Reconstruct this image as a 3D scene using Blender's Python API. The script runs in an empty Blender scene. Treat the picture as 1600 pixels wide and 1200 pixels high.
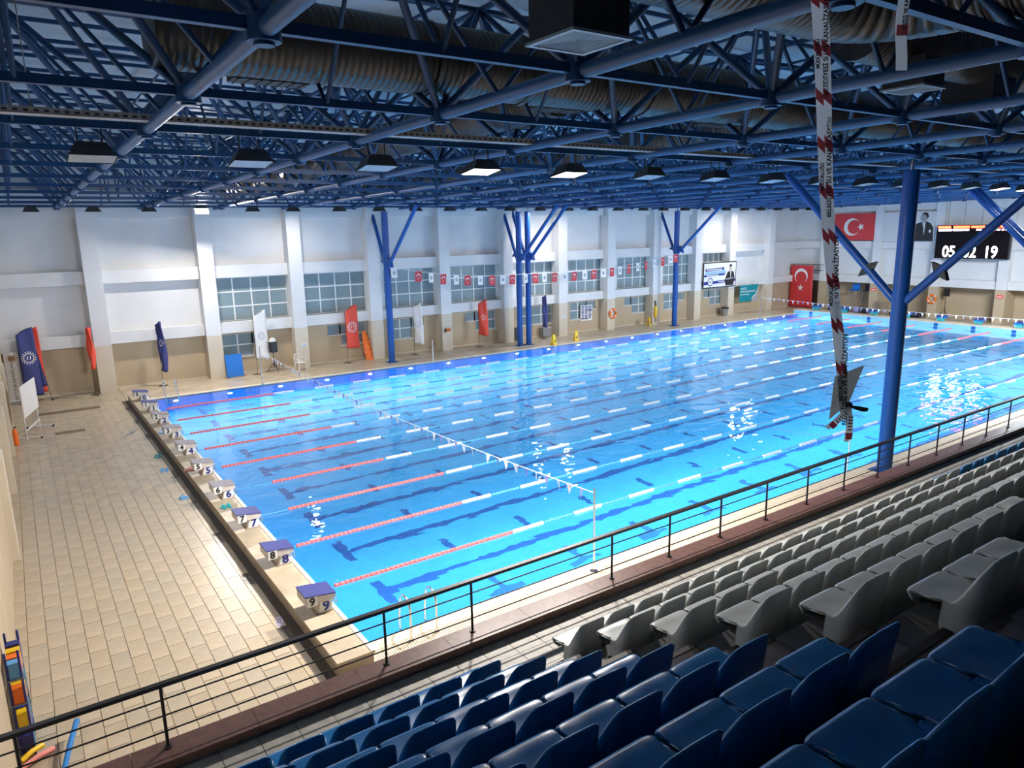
import bpy, math, random
from mathutils import Vector, Matrix, Euler
random.seed(7)
R = math.radians
SC = bpy.context.scene
COL = SC.collection

# ------------------------------------------------------------------ camera
CAM = (-4.524, -11.482, 7.453)
YAW, PITCH, ROLL, FPX = 0.600487, 0.212365, -0.0190074, 1123.34
fw = Vector((math.sin(YAW)*math.cos(PITCH), math.cos(YAW)*math.cos(PITCH), -math.sin(PITCH)))
rt = Vector((math.cos(YAW), -math.sin(YAW), 0))
up = rt.cross(fw)
r2 = math.cos(ROLL)*rt + math.sin(ROLL)*up
u2 = -math.sin(ROLL)*rt + math.cos(ROLL)*up
cd = bpy.data.cameras.new('camera'); cam = bpy.data.objects.new('camera', cd); COL.objects.link(cam)
m = Matrix((r2, u2, -fw)).transposed().to_4x4(); m.translation = Vector(CAM); cam.matrix_world = m
cd.sensor_fit = 'HORIZONTAL'; cd.sensor_width = 36; cd.lens = 36*FPX/1600; cd.clip_start = .05; cd.clip_end = 400
SC.camera = cam
def in_view(p, margin=200):                      # only decides which repeats the photo can show at all
    q = Vector(p)-Vector(CAM); z = q.dot(fw)
    if z < .2: return False
    x = 800+FPX*q.dot(r2)/z; y = 600-FPX*q.dot(u2)/z
    return -margin < x < 1600+margin and -margin < y < 1200+margin

# ------------------------------------------------------------------ world, view, light
w = bpy.data.worlds.new('world'); SC.world = w; w.use_nodes = True
w.node_tree.nodes['Background'].inputs[0].default_value = (.30, .38, .50, 1)
w.node_tree.nodes['Background'].inputs[1].default_value = .05
SC.view_settings.view_transform = 'Standard'; SC.view_settings.look = 'None'
SC.view_settings.gamma = 1; SC.view_settings.use_curve_mapping = False
SC.view_settings.exposure = 0.14
cy = SC.cycles
cy.use_denoising = True; cy.sample_clamp_indirect = 4; cy.sample_clamp_direct = 0
cy.caustics_reflective = False; cy.caustics_refractive = True; cy.blur_glossy = .5
cy.max_bounces = 8; cy.diffuse_bounces = 3; cy.glossy_bounces = 3; cy.transmission_bounces = 5
cy.use_adaptive_sampling = True; cy.adaptive_threshold = .02
LAMP_FAR, LAMP_NEAR, LAMP_UNDER = 150, 2400, 345     # watts of each lit fixture
WARM = (1.0, .92, .84); COOL = (.92, .96, 1.0)

# ------------------------------------------------------------------ materials
MT = {}
def mat(name, col, rough=.6, metal=0, spec=.5, noise=0, nscale=6, bump=0, bscale=40, emit=0, col2=None, coat=0):
    if name in MT: return MT[name]
    mm = bpy.data.materials.new(name); mm.use_nodes = True; MT[name] = mm
    nt = mm.node_tree; b = nt.nodes['Principled BSDF']
    b.inputs['Base Color'].default_value = (*col, 1); b.inputs['Roughness'].default_value = rough
    b.inputs['Metallic'].default_value = metal; b.inputs['Specular IOR Level'].default_value = spec
    b.inputs['Coat Weight'].default_value = coat
    if emit:
        b.inputs['Emission Color'].default_value = (*col, 1); b.inputs['Emission Strength'].default_value = emit
    if noise or bump:
        tc = nt.nodes.new('ShaderNodeTexCoord')
    if noise:
        n = nt.nodes.new('ShaderNodeTexNoise'); n.inputs['Scale'].default_value = nscale; n.inputs['Detail'].default_value = 6
        nt.links.new(tc.outputs['Object'], n.inputs['Vector'])
        mx = nt.nodes.new('ShaderNodeMix'); mx.data_type = 'RGBA'
        c2 = col2 or tuple(c*(1-noise) for c in col)
        mx.inputs[6].default_value = (*col, 1); mx.inputs[7].default_value = (*c2, 1)
        rp = nt.nodes.new('ShaderNodeMapRange'); rp.inputs[1].default_value = .35; rp.inputs[2].default_value = .7
        nt.links.new(n.outputs[0], rp.inputs[0]); nt.links.new(rp.outputs[0], mx.inputs[0])
        nt.links.new(mx.outputs[2], b.inputs['Base Color'])
    if bump:
        n2 = nt.nodes.new('ShaderNodeTexNoise'); n2.inputs['Scale'].default_value = bscale
        bp = nt.nodes.new('ShaderNodeBump'); bp.inputs['Strength'].default_value = bump; bp.inputs['Distance'].default_value = .02
        nt.links.new(tc.outputs['Object'], n2.inputs['Vector']); nt.links.new(n2.outputs[0], bp.inputs['Height'])
        nt.links.new(bp.outputs[0], b.inputs['Normal'])
    return mm
WHITE = mat('white_paint', (.74, .75, .76), .75, noise=.10, nscale=.6)
TAN = mat('tan_paint', (.52, .42, .29), .7, noise=.10, nscale=.8)
PILTAN = mat('light_tan_paint', (.64, .57, .46), .7, noise=.08, nscale=.8)
DECK = mat('deck_tile', (.60, .50, .37), .33, noise=.30, nscale=1.3, spec=.5)
TILES = [mat('deck_tile_%s' % n, c, .30, noise=.30, nscale=2.2) for n, c in
         (('pale', (.545, .455, .335)), ('mid', (.52, .435, .32)), ('grey', (.51, .44, .33)), ('warm', (.545, .45, .32)))]
GROUT = mat('grout', (.43, .355, .26), .9)
COPING = mat('coping_stone', (.86, .74, .56), .4, noise=.15, nscale=3)
PLATF = mat('platform_stone', (.52, .44, .32), .45, noise=.30, nscale=2.5)
PLATFS = mat('platform_side', (.40, .33, .25), .6, noise=.25, nscale=2)
BLUE = mat('blue_steel', (.004, .068, .29), .38, spec=.5)
BLUED = mat('blue_truss_paint', (.004, .048, .145), .42, spec=.5)
BLUEL = mat('grey_blue_tube', (.020, .085, .225), .4, spec=.5)
ROOF = mat('roof_sheet', (.52, .62, .68), .55, noise=.12, nscale=1.5)
DUCT = mat('duct_metal', (.11, .106, .10), .40, metal=.75, noise=.25, nscale=3)
DUCTD = mat('duct_grille_dark', (.03, .03, .033), .6)
TRAY = mat('cable_tray_zinc', (.42, .42, .40), .5, metal=.4)
BLACK = mat('black_metal', (.012, .012, .013), .45)
DARK = mat('dark_housing', (.02, .022, .026), .5)
GLASSOFF = mat('lamp_glass_off', (.30, .35, .39), .25)
LIT = mat('lamp_glass_lit', (1, .93, .85), .5, emit=12)
LITU = mat('underwater_lens', (.95, .98, 1), .5, emit=9)
STEEL = mat('stainless_steel', (.72, .70, .67), .22, metal=1)
FRAMEW = mat('white_frame', (.78, .80, .80), .5)
PANE = mat('night_glass', (.24, .32, .35), .22, spec=.8, noise=.18, nscale=.7)
RAILM = mat('rail_dark_metal', (.022, .018, .018), .4)
PARAP = mat('red_brown_granite', (.17, .085, .065), .35, noise=.35, nscale=14)
AISLE = mat('aisle_tile', (.42, .40, .36), .5, noise=.25, nscale=3)
CONC = mat('stand_concrete', (.17, .165, .16), .7, noise=.25, nscale=2)
STAIR = mat('stair_tread', (.13, .105, .10), .25, noise=.3, nscale=5)
NOSE = mat('stair_nosing', (.012, .01, .01), .5)
SEATB = mat('blue_seat_plastic', (.005, .17, .46), .26, noise=.15, nscale=5)
SEATW = mat('grey_white_seat_plastic', (.70, .73, .70), .28, noise=.15, nscale=5)
RED = mat('flag_red', (.58, .035, .04), .6)
CORAL = mat('coral_fabric', (.85, .08, .045), .6)
NAVY = mat('navy_fabric', (.035, .045, .19), .6)
FWHITE = mat('white_fabric', (.80, .79, .78), .6)
YELLOW = mat('yellow_plastic', (.85, .55, .01), .4)
ORANGE = mat('orange_plastic', (.86, .17, .015), .4)
BMAT = mat('blue_board', (.0, .16, .62), .45)
TEAL = mat('teal_banner', (.0, .23, .27), .5)
GREYP = mat('grey_plastic', (.25, .26, .27), .5)
CLOTHD = mat('dark_cloth', (.02, .022, .045), .8)
PINK = mat('pink_foam', (.85, .30, .27), .7)
LBLUE = mat('light_blue_foam', (.12, .36, .70), .6)
TEALP = mat('teal_rubber', (.02, .42, .48), .5)
SKIN = mat('print_skin', (.55, .38, .30), .6)
INKN = mat('navy_print', (.02, .03, .22), .5)
INKB = mat('black_print', (.015, .014, .014), .5)
INKL = mat('light_blue_print', (.30, .52, .85), .5)
INKG = mat('grey_print', (.35, .36, .40), .5)
PAPER = mat('white_board', (.80, .80, .78), .4)
PAD = mat('block_pad', (.05, .06, .25), .5, noise=.25, nscale=12)
PADG = mat('block_pad_worn', (.30, .29, .34), .6, noise=.3, nscale=10)
BLKW = mat('block_body', (.62, .56, .50), .45, noise=.15, nscale=8)
TAPEW = mat('tape_white', (.85, .84, .82), .45)
TAPER = mat('tape_red', (.48, .07, .08), .45)
CARD = mat('grey_card', (.72, .72, .69), .6)
def thin_film(m_, f):                              # thin plastic or paper lets light through
    nt = m_.node_tree; b = nt.nodes['Principled BSDF']; tl_ = nt.nodes.new('ShaderNodeBsdfTranslucent'); tl_.inputs[0].default_value = b.inputs['Base Color'].default_value
    mx = nt.nodes.new('ShaderNodeMixShader'); mx.inputs[0].default_value = f; o = nt.nodes['Material Output']
    nt.links.new(b.outputs[0], mx.inputs[1]); nt.links.new(tl_.outputs[0], mx.inputs[2]); nt.links.new(mx.outputs[0], o.inputs[0])
thin_film(TAPEW, .6); thin_film(TAPER, .6); thin_film(CARD, .6)
FLOATR = mat('float_red', (.80, .16, .14), .4)
FLOATW = mat('float_white', (.85, .86, .86), .4)
FLOATB = mat('float_blue', (.10, .42, .68), .4)
POOLF = mat('pool_floor_tile', (.045, .44, .88), .5, noise=.10, nscale=1.2)
POOLW = mat('pool_side_tile', (.012, .16, .60), .5, noise=.12, nscale=1.5)
POOLE = mat('pool_end_tile', (.26, .60, .86), .5, noise=.08, nscale=1.5)
LINE = mat('lane_line_tile', (.012, .10, .36), .5)
LEDW = mat('led_white', (.92, .95, 1), .5, emit=14)
LEDR = mat('led_red', (1, .035, .012), .5, emit=20)
LEDP = mat('led_pink', (1, .45, .50), .5, emit=10)
SCREEN = mat('screen_black', (.006, .004, .005), .5, spec=.1)

# ------------------------------------------------------------------ builders
class MB:
    def __init__(s): s.v = []; s.f = []; s.mi = []; s.cur = 0; s.smooth = []
    def mat(s, i): s.cur = i; return s
    def add(s, vs, fs, sm=False):
        o = len(s.v); s.v += [tuple(x) for x in vs]
        for f in fs: s.f.append([i+o for i in f]); s.mi.append(s.cur); s.smooth.append(sm)
        return s
    def box(s, x0, x1, y0, y1, z0, z1):
        vs = [(x, y, z) for z in (z0, z1) for y in (y0, y1) for x in (x0, x1)]
        return s.add(vs, [(0, 2, 3, 1), (4, 5, 7, 6), (0, 1, 5, 4), (2, 6, 7, 3), (0, 4, 6, 2), (1, 3, 7, 5)])
    def tube(s, a, b, r, n=8, r2=None, cap=True):
        a = Vector(a); b = Vector(b); d = (b-a)
        if d.length < 1e-6: return s
        d.normalize(); t = Vector((0, 0, 1)) if abs(d.z) < .9 else Vector((1, 0, 0))
        u = d.cross(t).normalized(); v = d.cross(u); r2 = r if r2 is None else r2
        vs = []
        for p, rr in ((a, r), (b, r2)):
            for i in range(n):
                an = 2*math.pi*i/n; vs.append(p+u*math.cos(an)*rr+v*math.sin(an)*rr)
        s.add(vs, [(i, (i+1) % n, n+(i+1) % n, n+i) for i in range(n)], True)
        if cap: s.add(vs, [tuple(range(n))[::-1], tuple(range(n, 2*n))])
        return s
    def path(s, pts, r, n=8, closed=False):
        pts = [Vector(p) for p in pts]; rings = []; N = len(pts); u = None
        for i, p in enumerate(pts):
            if closed: d = pts[(i+1) % N]-pts[i-1]
            else: d = pts[min(i+1, N-1)]-pts[max(i-1, 0)]
            d.normalize()
            if u is None:
                t = Vector((0, 0, 1)) if abs(d.z) < .9 else Vector((1, 0, 0)); u = d.cross(t).normalized()
            u = (u-d*u.dot(d)).normalized(); v = d.cross(u)
            rr = r[i] if isinstance(r, (list, tuple)) else r
            rings.append([p+u*math.cos(2*math.pi*k/n)*rr+v*math.sin(2*math.pi*k/n)*rr for k in range(n)])
        vs = [x for g in rings for x in g]; fs = []
        for i in range(N if closed else N-1):
            j = (i+1) % N
            for k in range(n): fs.append((i*n+k, i*n+(k+1) % n, j*n+(k+1) % n, j*n+k))
        s.add(vs, fs, True)
        if not closed: s.add(vs, [tuple(range(n))[::-1], tuple(range((N-1)*n, N*n))])
        return s
    def prism(s, poly, h, ax='z'):              # poly in 2D, extruded by (lo,hi) along ax
        lo, hi = h; n = len(poly)
        def P(a, b, c): return {'z': (a, b, c), 'y': (a, c, b), 'x': (c, a, b)}[ax]
        vs = [P(a, b, lo) for a, b in poly]+[P(a, b, hi) for a, b in poly]
        return s.add(vs, [tuple(range(n))[::-1], tuple(range(n, 2*n))]+[(i, (i+1) % n, n+(i+1) % n, n+i) for i in range(n)])
    def quad(s, a, b, c, d): return s.add([a, b, c, d], [(0, 1, 2, 3)])
    def ball(s, c, r, n=8, sz=1):
        vs = []; m = n//2
        for i in range(m+1):
            t = math.pi*i/m
            for k in range(n):
                p = 2*math.pi*k/n; vs.append((c[0]+r*math.sin(t)*math.cos(p), c[1]+r*math.sin(t)*math.sin(p), c[2]+r*sz*math.cos(t)))
        return s.add(vs, [(i*n+k, (i+1)*n+k, (i+1)*n+(k+1) % n, i*n+(k+1) % n) for i in range(m) for k in range(n)], True)
    def mesh(s, name, mats):
        me = bpy.data.meshes.new(name); me.from_pydata(s.v, [], s.f)
        for x in (mats if isinstance(mats, (list, tuple)) else [mats]): me.materials.append(x)
        me.polygons.foreach_set('material_index', s.mi); me.polygons.foreach_set('use_smooth', s.smooth)
        me.update(); return me
    def build(s, name, mats, parent=None, world=True, **k):
        """world=True: vertices are world coordinates, shifted by the parents' places"""
        if world and parent is not None:
            off = Vector((0, 0, 0)); p = parent
            while p is not None: off += p.location; p = p.parent
            s.v = [(a-off.x, b-off.y, c-off.z) for a, b, c in s.v]
        return link(name, s.mesh(name, mats), parent, **k)
def link(name, data, parent=None, loc=None, rot=None, **k):
    o = bpy.data.objects.new(name, data); COL.objects.link(o)
    if parent is not None: o.parent = parent
    if loc: o.location = loc
    if rot: o.rotation_euler = rot
    return tag(o, **k)
def tag(o, label=None, cat=None, group=None, kind=None):
    if label: o['label'] = label
    if cat: o['category'] = cat
    if group: o['group'] = group
    if kind: o['kind'] = kind
    return o
def thing(name, loc, label, cat, group=None, rot=None, kind=None):
    o = bpy.data.objects.new(name, None); COL.objects.link(o); o.empty_display_size = .2
    o.location = loc
    if rot: o.rotation_euler = rot
    return tag(o, label, cat, group, kind)
def copy_tree(o, parent=None):
    c = o.copy(); COL.objects.link(c); c.parent = parent
    for ch in list(o.children): copy_tree(ch, c)
    return c
_tc = {}
def text_mesh(s, size, mt, ext=.002, bold=0, alignx='CENTER', sx=1):
    key = (s, size, mt.name, ext, bold, alignx, sx)
    if key in _tc: return _tc[key]
    cu = bpy.data.curves.new('text', 'FONT'); cu.body = s; cu.size = size; cu.extrude = ext; cu.offset = bold
    cu.align_x = alignx; cu.align_y = 'CENTER'; cu.resolution_u = 3
    ob = bpy.data.objects.new('text', cu); COL.objects.link(ob); ob.scale = (sx, 1, 1)
    dg = bpy.context.evaluated_depsgraph_get()
    me = bpy.data.meshes.new_from_object(ob.evaluated_get(dg)); me.transform(Matrix.Diagonal((sx, 1, 1, 1)))
    bpy.data.objects.remove(ob); bpy.data.curves.remove(cu)
    me.materials.clear(); me.materials.append(mt); _tc[key] = me
    return me
ORD = ['zeroth', 'first', 'second', 'third', 'fourth', 'fifth', 'sixth', 'seventh', 'eighth', 'ninth', 'tenth', 'eleventh', 'twelfth', 'thirteenth',
       'fourteenth', 'fifteenth', 'sixteenth', 'seventeenth', 'eighteenth', 'nineteenth', 'twentieth', '21st', '22nd', '23rd', '24th', '25th', '26th', '27th', '28th', '29th', '30th', '31st', '32nd', '33rd', '34th', '35th', '36th', '37th', '38th', '39th', '40th']
def arealight(parent, loc, aim, size, power, col, name='lamp_light', shape='DISK'):
    l = bpy.data.lights.new(name, 'AREA'); l.shape = shape; l.size = size; l.energy = power; l.color = col
    o = bpy.data.objects.new(name, l); COL.objects.link(o); o.parent = parent; o.location = loc
    o.rotation_euler = Vector(aim).to_track_quat('-Z', 'Y').to_euler()
    return o

# ================================================================== STRUCTURE
XL, XR, YB = -5.4, 55.0, 28.8            # left wall, end wall, long back wall
PX0, PX1, PY0, PY1, PD = -.2, 50.0, 0.0, 25.0, -2.6   # pool
ROOF0 = lambda y: 8.78+(26.5-y)*.0118     # underside of the roof frame

# ---- pool basin
pool = thing('pool_basin', (PX0, 0, 0), 'long blue tiled swimming pool basin with dark lane lines', 'pool', kind='structure')
MB().box(PX0-.2, PX1+.2, -.2, 25.2, PD-.2, PD).build('basin_floor', POOLF, pool)
MB().box(PX0, PX1, PY1, PY1+.25, PD, -.03).build('basin_side_wall', POOLW, pool)
MB().box(PX0, PX1, -.25, PY0, PD, -.03).build('basin_side_wall', POOLW, pool)
MB().box(PX0-.25, PX0, -.2, 25.2, PD, 0.0).build('basin_end_wall', POOLE, pool)
MB().box(PX1, PX1+.25, -.2, 25.2, PD, .0).build('basin_end_wall', POOLE, pool)
zf = PD+.004
for k in range(10):
    y = 1.25+2.5*k
    b = MB().box(1.85, PX1-2, y-.125, y+.125, PD-.01, zf)
    b.box(1.85, 2.1, y-.6, y-.125, PD-.01, zf).box(1.85, 2.1, y+.125, y+.6, PD-.01, zf)
    b.box(PX1-2.25, PX1-2, y-.6, y-.125, PD-.01, zf).box(PX1-2.25, PX1-2, y+.125, y+.6, PD-.01, zf)
    b.build('lane_line', LINE, pool)
    MB().box(PX1-.004, PX1-.001, y-.14, y+.14, -1.2, -.02).box(PX1-.004, PX1-.001, y-.5, y+.5, -.75, -.5).build('wall_target', LINE, pool)
mk = MB()
for i in range(18):
    x = 4.5+2.52*i
    if x > 48: break
    for j in range(2, 10):
        mk.box(x-.10, x+.10, 2.5*j-.36, 2.5*j+.36, PD-.01, zf)
    mk.box(x-.5, x+.5, 1.95, 2.15, PD-.01, zf).box(x-.1, x+.1, 2.15, 3.0, PD-.01, zf)
tag(mk.build('cross_mark', LINE, pool), kind='stuff')
for side, yy, sg in (('far', PY1, -1), ('near', PY0, 1)):  # near row is unseen, added to brighten the pool from below the surface
    for k in range(20):
        x = 1.1+2.47*k
        f = MB().tube((x, yy, -.85), (x, yy+sg*.03, -.85), .17, 14).build('underwater_lamp_ring', STEEL, pool)
        MB().tube((x, yy+sg*.031, -.85), (x, yy+sg*.045, -.85), .095, 14).build('lens', LITU, f)
        arealight(pool, (x-PX0, yy+sg*.06, -.85), (0, sg, -.12), .17, LAMP_UNDER, (.86, .95, 1), 'underwater_light')

# ---- water
wm = bpy.data.materials.new('pool_water'); wm.use_nodes = True; nt = wm.node_tree; nt.nodes.clear()
out = nt.nodes.new('ShaderNodeOutputMaterial'); gl = nt.nodes.new('ShaderNodeBsdfGlass')
gl.inputs['IOR'].default_value = 1.333; gl.inputs['Roughness'].default_value = .0; gl.inputs['Color'].default_value = (.95, .985, 1, 1)
tc = nt.nodes.new('ShaderNodeTexCoord'); mp = nt.nodes.new('ShaderNodeMapping'); mp.inputs['Scale'].default_value = (1, 1.6, 1)
mp.inputs['Rotation'].default_value = (0, 0, .25)
n1 = nt.nodes.new('ShaderNodeTexNoise'); n1.inputs['Scale'].default_value = 1.0; n1.inputs['Detail'].default_value = 1; n1.inputs['Distortion'].default_value = .3
n2 = nt.nodes.new('ShaderNodeTexNoise'); n2.inputs['Scale'].default_value = 3.0; n2.inputs['Detail'].default_value = 1
ad = nt.nodes.new('ShaderNodeMath'); ad.operation = 'MULTIPLY_ADD'; ad.inputs[1].default_value = .16
bp = nt.nodes.new('ShaderNodeBump'); bp.inputs['Strength'].default_value = 1; bp.inputs['Distance'].default_value = .032
nt.links.new(tc.outputs['Object'], mp.inputs[0]); nt.links.new(mp.outputs[0], n1.inputs['Vector']); nt.links.new(mp.outputs[0], n2.inputs['Vector'])
nt.links.new(n2.outputs[0], ad.inputs[0]); nt.links.new(n1.outputs[0], ad.inputs[2]); nt.links.new(ad.outputs[0], bp.inputs['Height'])
nt.links.new(bp.outputs[0], gl.inputs['Normal']); nt.links.new(gl.outputs[0], out.inputs[0])
MB().quad((PX0, PY0, -.02), (PX1, PY0, -.02), (PX1, PY1, -.02), (PX0, PY1, -.02)).build('pool_water', wm, None, label='rippled clear blue water filling the swimming pool', cat='water', kind='stuff')

# ---- decks
floor = thing('floor', (-3, 12, 0), 'beige tiled pool deck around the water', 'floor', kind='structure')
MB().box(XL-.3, -.86, -4.0, YB+.4, -.3, -.012).build('deck_bed', GROUT, floor)
MB().box(-.86, 56.4, 25.32, YB+.4, -.3, 0).build('deck_strip', DECK, floor)
MB().box(-.86, 56.4, -4.0, -.75, -.3, 0).build('deck_strip', DECK, floor)
MB().box(51.1, 56.4, -.75, 25.32, -.3, 0).build('deck_strip', DECK, floor)
MB().box(PX0-.0, 51.1, 25.0, 25.32, -.28, .004).build('coping', COPING, floor)
MB().box(PX0-.0, 51.1, -.30, 0, -.28, .004).build('coping', COPING, floor)
gr = MB()
for i in range(1050):
    x = PX0+i*.05
    if x > 51: break
    gr.box(x, x+.034, -.74, -.31, -.03, .003)
tag(gr.build('overflow_grate_bars', COPING, floor), kind='stuff')
MB().box(PX0, 51.1, -.75, -.30, -.3, -.03).build('overflow_channel', DECK, floor)
tw, tl = .305, .61
cells = []
nx = int((-.93-XL)/tw); ny = int((YB+4.0)/tl)
for i in range(nx+1):
    for j in range(ny+1):
        x0 = -.93-(i+1)*tw; y0 = -4.0+j*tl-(.5*tl if i % 2 else 0)
        x1 = x0+tw-.006; y1 = y0+tl-.006
        x0 = max(x0, XL); y1 = min(y1, YB)
        if x1-x0 < .05 or y1-y0 < .05 or y1 < -1.2: continue
        cells.append((math.hypot((x0+x1)/2-CAM[0], (y0+y1)/2-CAM[1]), x0, x1, y0, y1))
cells.sort()
inv = [c for c in cells if in_view((c[1], c[3], 0), 0)]
solo = inv[:298]; sset = set(solo)
tile_me = []
for tm in TILES:
    b = MB(); ww, ll = tw-.008, tl-.008
    b.add([(0, 0, -.02), (ww, 0, -.02), (ww, ll, -.02), (0, ll, -.02), (.004, .004, 0), (ww-.004, .004, 0), (ww-.004, ll-.004, 0), (.004, ll-.004, 0)],
          [(4, 5, 6, 7), (0, 1, 5, 4), (1, 2, 6, 5), (2, 3, 7, 6), (3, 0, 4, 7)])
    tile_me.append(b.mesh('tile', tm))
fl = floor.location
for c in solo:
    o = link('tile', random.choice(tile_me), floor, (c[1]-fl.x, c[3]-fl.y, random.uniform(-.002, .001)))
    o.scale = ((c[2]-c[1])/(tw-.008), (c[4]-c[3])/(tl-.008), 1)
rest = MB()
for c in cells:
    if c not in sset:
        rest.mat(random.randrange(4)).box(c[1], c[2], c[3], c[4], -.02, random.uniform(-.002, .001))
tag(rest.build('far_tiles', TILES, floor), kind='stuff')

# ---- start and turn platforms
for nm, x0, x1, lab, n in (('start_platform', -.85, -.2, 'raised stone ledge carrying the numbered near starting blocks', 0), ('turn_platform', 50.0, 51.1, 'raised pale ledge at the far end of the pool', 1)):
    t = thing(nm, (x0, 12, 0), lab, 'platform')
    MB().box(x0, x1, -.73, 25.38, 0.0 if n else -.05, .26).build('body', PLATFS if not n else POOLE, t)
    if n:
        for k_ in range(10): MB().box(x0-.004, x0, 1.11+2.5*k_, 1.39+2.5*k_, .0, .24).build('lane_target', LINE, t)
    MB().box(x0-.02, x1+.015, -.75, 25.40, .26, .30).build('top_slab', PLATF if not n else COPING, t)
    if not n:
        MB().box(x1-.05, x1+.03, -.75, 25.40, .297, .315).build('white_edge', FRAMEW, t)
        MB().box(x0-.30, x0, -.73, 25.38, -.02, .002).build('drain_channel', mat('dark_drain', (.12, .10, .08), .7), t)

# ---- long back wall
PIL = [-1.35, 3.75, 8.35, 12.95, 17.65, 22.4, 27.0, 31.5, 36.15, 40.85, 45.0, 50.2]
wb = thing('wall_back', (25, YB, 0), 'long back wall, white above and tan below, with pilasters', 'wall', kind='structure')
edges = [XL-.3]+PIL+[XR+.3]
WIN = {2: (4.15, 8.0), 3: (8.95, 12.7), 4: (13.85, 17.3), 5: (18.45, 22.0), 6: (23.55, 26.85), 7: (28.1, 31.45), 8: (32.8, 36.1), 9: (37.65, 40.6), 10: (42.3, 45.0)}
LOWT = {2: 'L', 3: 'R', 4: 'L', 5: 'R', 6: 'F', 7: 'L', 8: 'R', 9: 'L', 10: 'R'}
upm, lom = MB(), MB()
wins = []
for k in range(len(edges)-1):
    a, b = edges[k], edges[k+1]
    if k in WIN:
        x0, x1 = WIN[k]; z0, z1 = 2.9, 5.2
        upm.box(a, b, YB, YB+.35, z1, 12).box(a, b, YB, YB+.35, 2.3, z0).box(a, x0, YB, YB+.35, z0, z1).box(x1, b, YB, YB+.35, z0, z1)
        wins.append((x0, x1, z0, z1, 'U', k))
        t = LOWT[k]
        if t == 'F': holes = [(x0+.25, x1-.2, .9, 2.18)]
        elif t == 'L': holes = [(x0+.15, x0+1.75, .95, 2.18), (x0+1.75, x0+2.55, 1.6, 2.18)]
        else: holes = [(x1-2.55, x1-1.75, 1.6, 2.18), (x1-1.75, x1-.15, .95, 2.18)]
        lo, hi = holes[0][0], holes[-1][1]
        lom.box(a, lo, YB, YB+.35, 0, 2.3).box(hi, b, YB, YB+.35, 0, 2.3).box(lo, hi, YB, YB+.35, 2.18, 2.3)
        for h in holes: lom.box(h[0], h[1], YB, YB+.35, 0, h[2])
        wins.append((lo, hi, .9, 2.18, t, k, holes))
    else:
        upm.box(a, b, YB, YB+.35, 2.3, 12); lom.box(a, b, YB, YB+.35, 0, 2.3)
upm.build('upper_wall', WHITE, wb); lom.build('lower_wall', TAN, wb)
for k in range(len(edges)-1):
    a, b = edges[k]+(.37 if k else .3), edges[k+1]-(.37 if k < len(edges)-2 else .3)
    MB().box(a, b, YB-.35, YB, 8.3, 9.6).build('beam', WHITE, wb)
    MB().box(a, b, YB-.40, YB, 5.23, 5.87).build('beam', WHITE, wb)
    MB().box(a, b, YB-.40, YB, 2.3, 2.88).build('beam', WHITE, wb)
    MB().box(a, b, YB-.02, YB, 0, .09).build('skirting', PILTAN, wb)
for x in PIL:
    MB().mat(0).box(x-.37, x+.37, YB-.8, YB+.05, 2.3, 9.6).mat(1).box(x-.37, x+.37, YB-.8, YB+.05, 0, 2.3).build('pilaster', [WHITE, PILTAN], wb)
for n, wdw in enumerate(wins):
    x0, x1, z0, z1, ty, k = wdw[:6]
    up_ = ty == 'U'
    t = thing('window_%d' % (n+1), ((x0+x1)/2, YB, z0), ('upper twelve pane window, %s from the left' if up_ else 'small lower stepped window, %s from the left') % ORD[k-1], 'window', kind='structure')
    holes = [(x0, x1, z0, z1)] if up_ else wdw[6]
    for hi_, h in enumerate(holes):
        nc = 4 if up_ else (3 if ty == 'F' else (2 if h[1]-h[0] > 1 else 1)); nr = 3 if up_ else (2 if h[1]-h[0] > 1 else 1)
        dx = (h[1]-h[0])/nc; dz = (h[3]-h[2])/nr
        fr = MB(); fwid = .035
        for i in range(nc+1): fr.box(h[0]+i*dx-fwid, h[0]+i*dx+fwid, YB+.10, YB+.17, h[2], h[3])
        for j in range(nr+1): fr.box(h[0], h[1], YB+.105, YB+.165, h[2]+j*dz-fwid, h[2]+j*dz+fwid)
        fr.build('window_frame', FRAMEW, t)
        for i in range(nc):
            for j in range(nr):
                MB().box(h[0]+i*dx+fwid, h[0]+(i+1)*dx-fwid, YB+.125, YB+.14, h[2]+j*dz+fwid, h[2]+(j+1)*dz-fwid).build('pane', PANE, t)
    for h in holes: MB().box(h[0]-.05, h[1]+.05, YB-.06, YB+.12, h[2]-.05, h[2]).build('sill', FRAMEW if not up_ else GREYP, t)

# ---- end wall
EP = [25.75, 21.05, 16.3, 11.6, 6.9, 2.2, -2.5]
we = thing('wall_right', (XR, 12, 0), 'end wall with tan recesses below and white panels above', 'wall', kind='structure')
MB().box(XR+1.2, XR+1.4, -6, YB+.4, 0, 2.6).build('recess_wall', TAN, we)
MB().box(XR+.05, XR+.35, -16, YB+.4, 2.45, 12.3).build('upper_wall', WHITE, we)
eed = [YB]+EP+[-6]
for k in range(len(eed)-1):
    a, b = eed[k+1]+(.35 if k < len(eed)-2 else 0), eed[k]-(.35 if k else 0)
    MB().box(XR-.3, XR+.05, a, b, 8.3, 9.6).build('beam', WHITE, we)
    MB().box(XR-.25, XR+.05, a, b, 5.30, 5.9).build('beam', WHITE, we)
    MB().box(XR-.3, XR+1.2, a, b, 2.45, 3.05).build('beam', WHITE, we)
for y in EP:
    MB().mat(0).box(XR-.5, XR+.1, y-.35, y+.35, 2.45, 9.6).mat(1).box(XR-.5, XR+1.2, y-.35, y+.35, 0, 2.45).build('pilaster', [WHITE, TAN], we)
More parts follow.
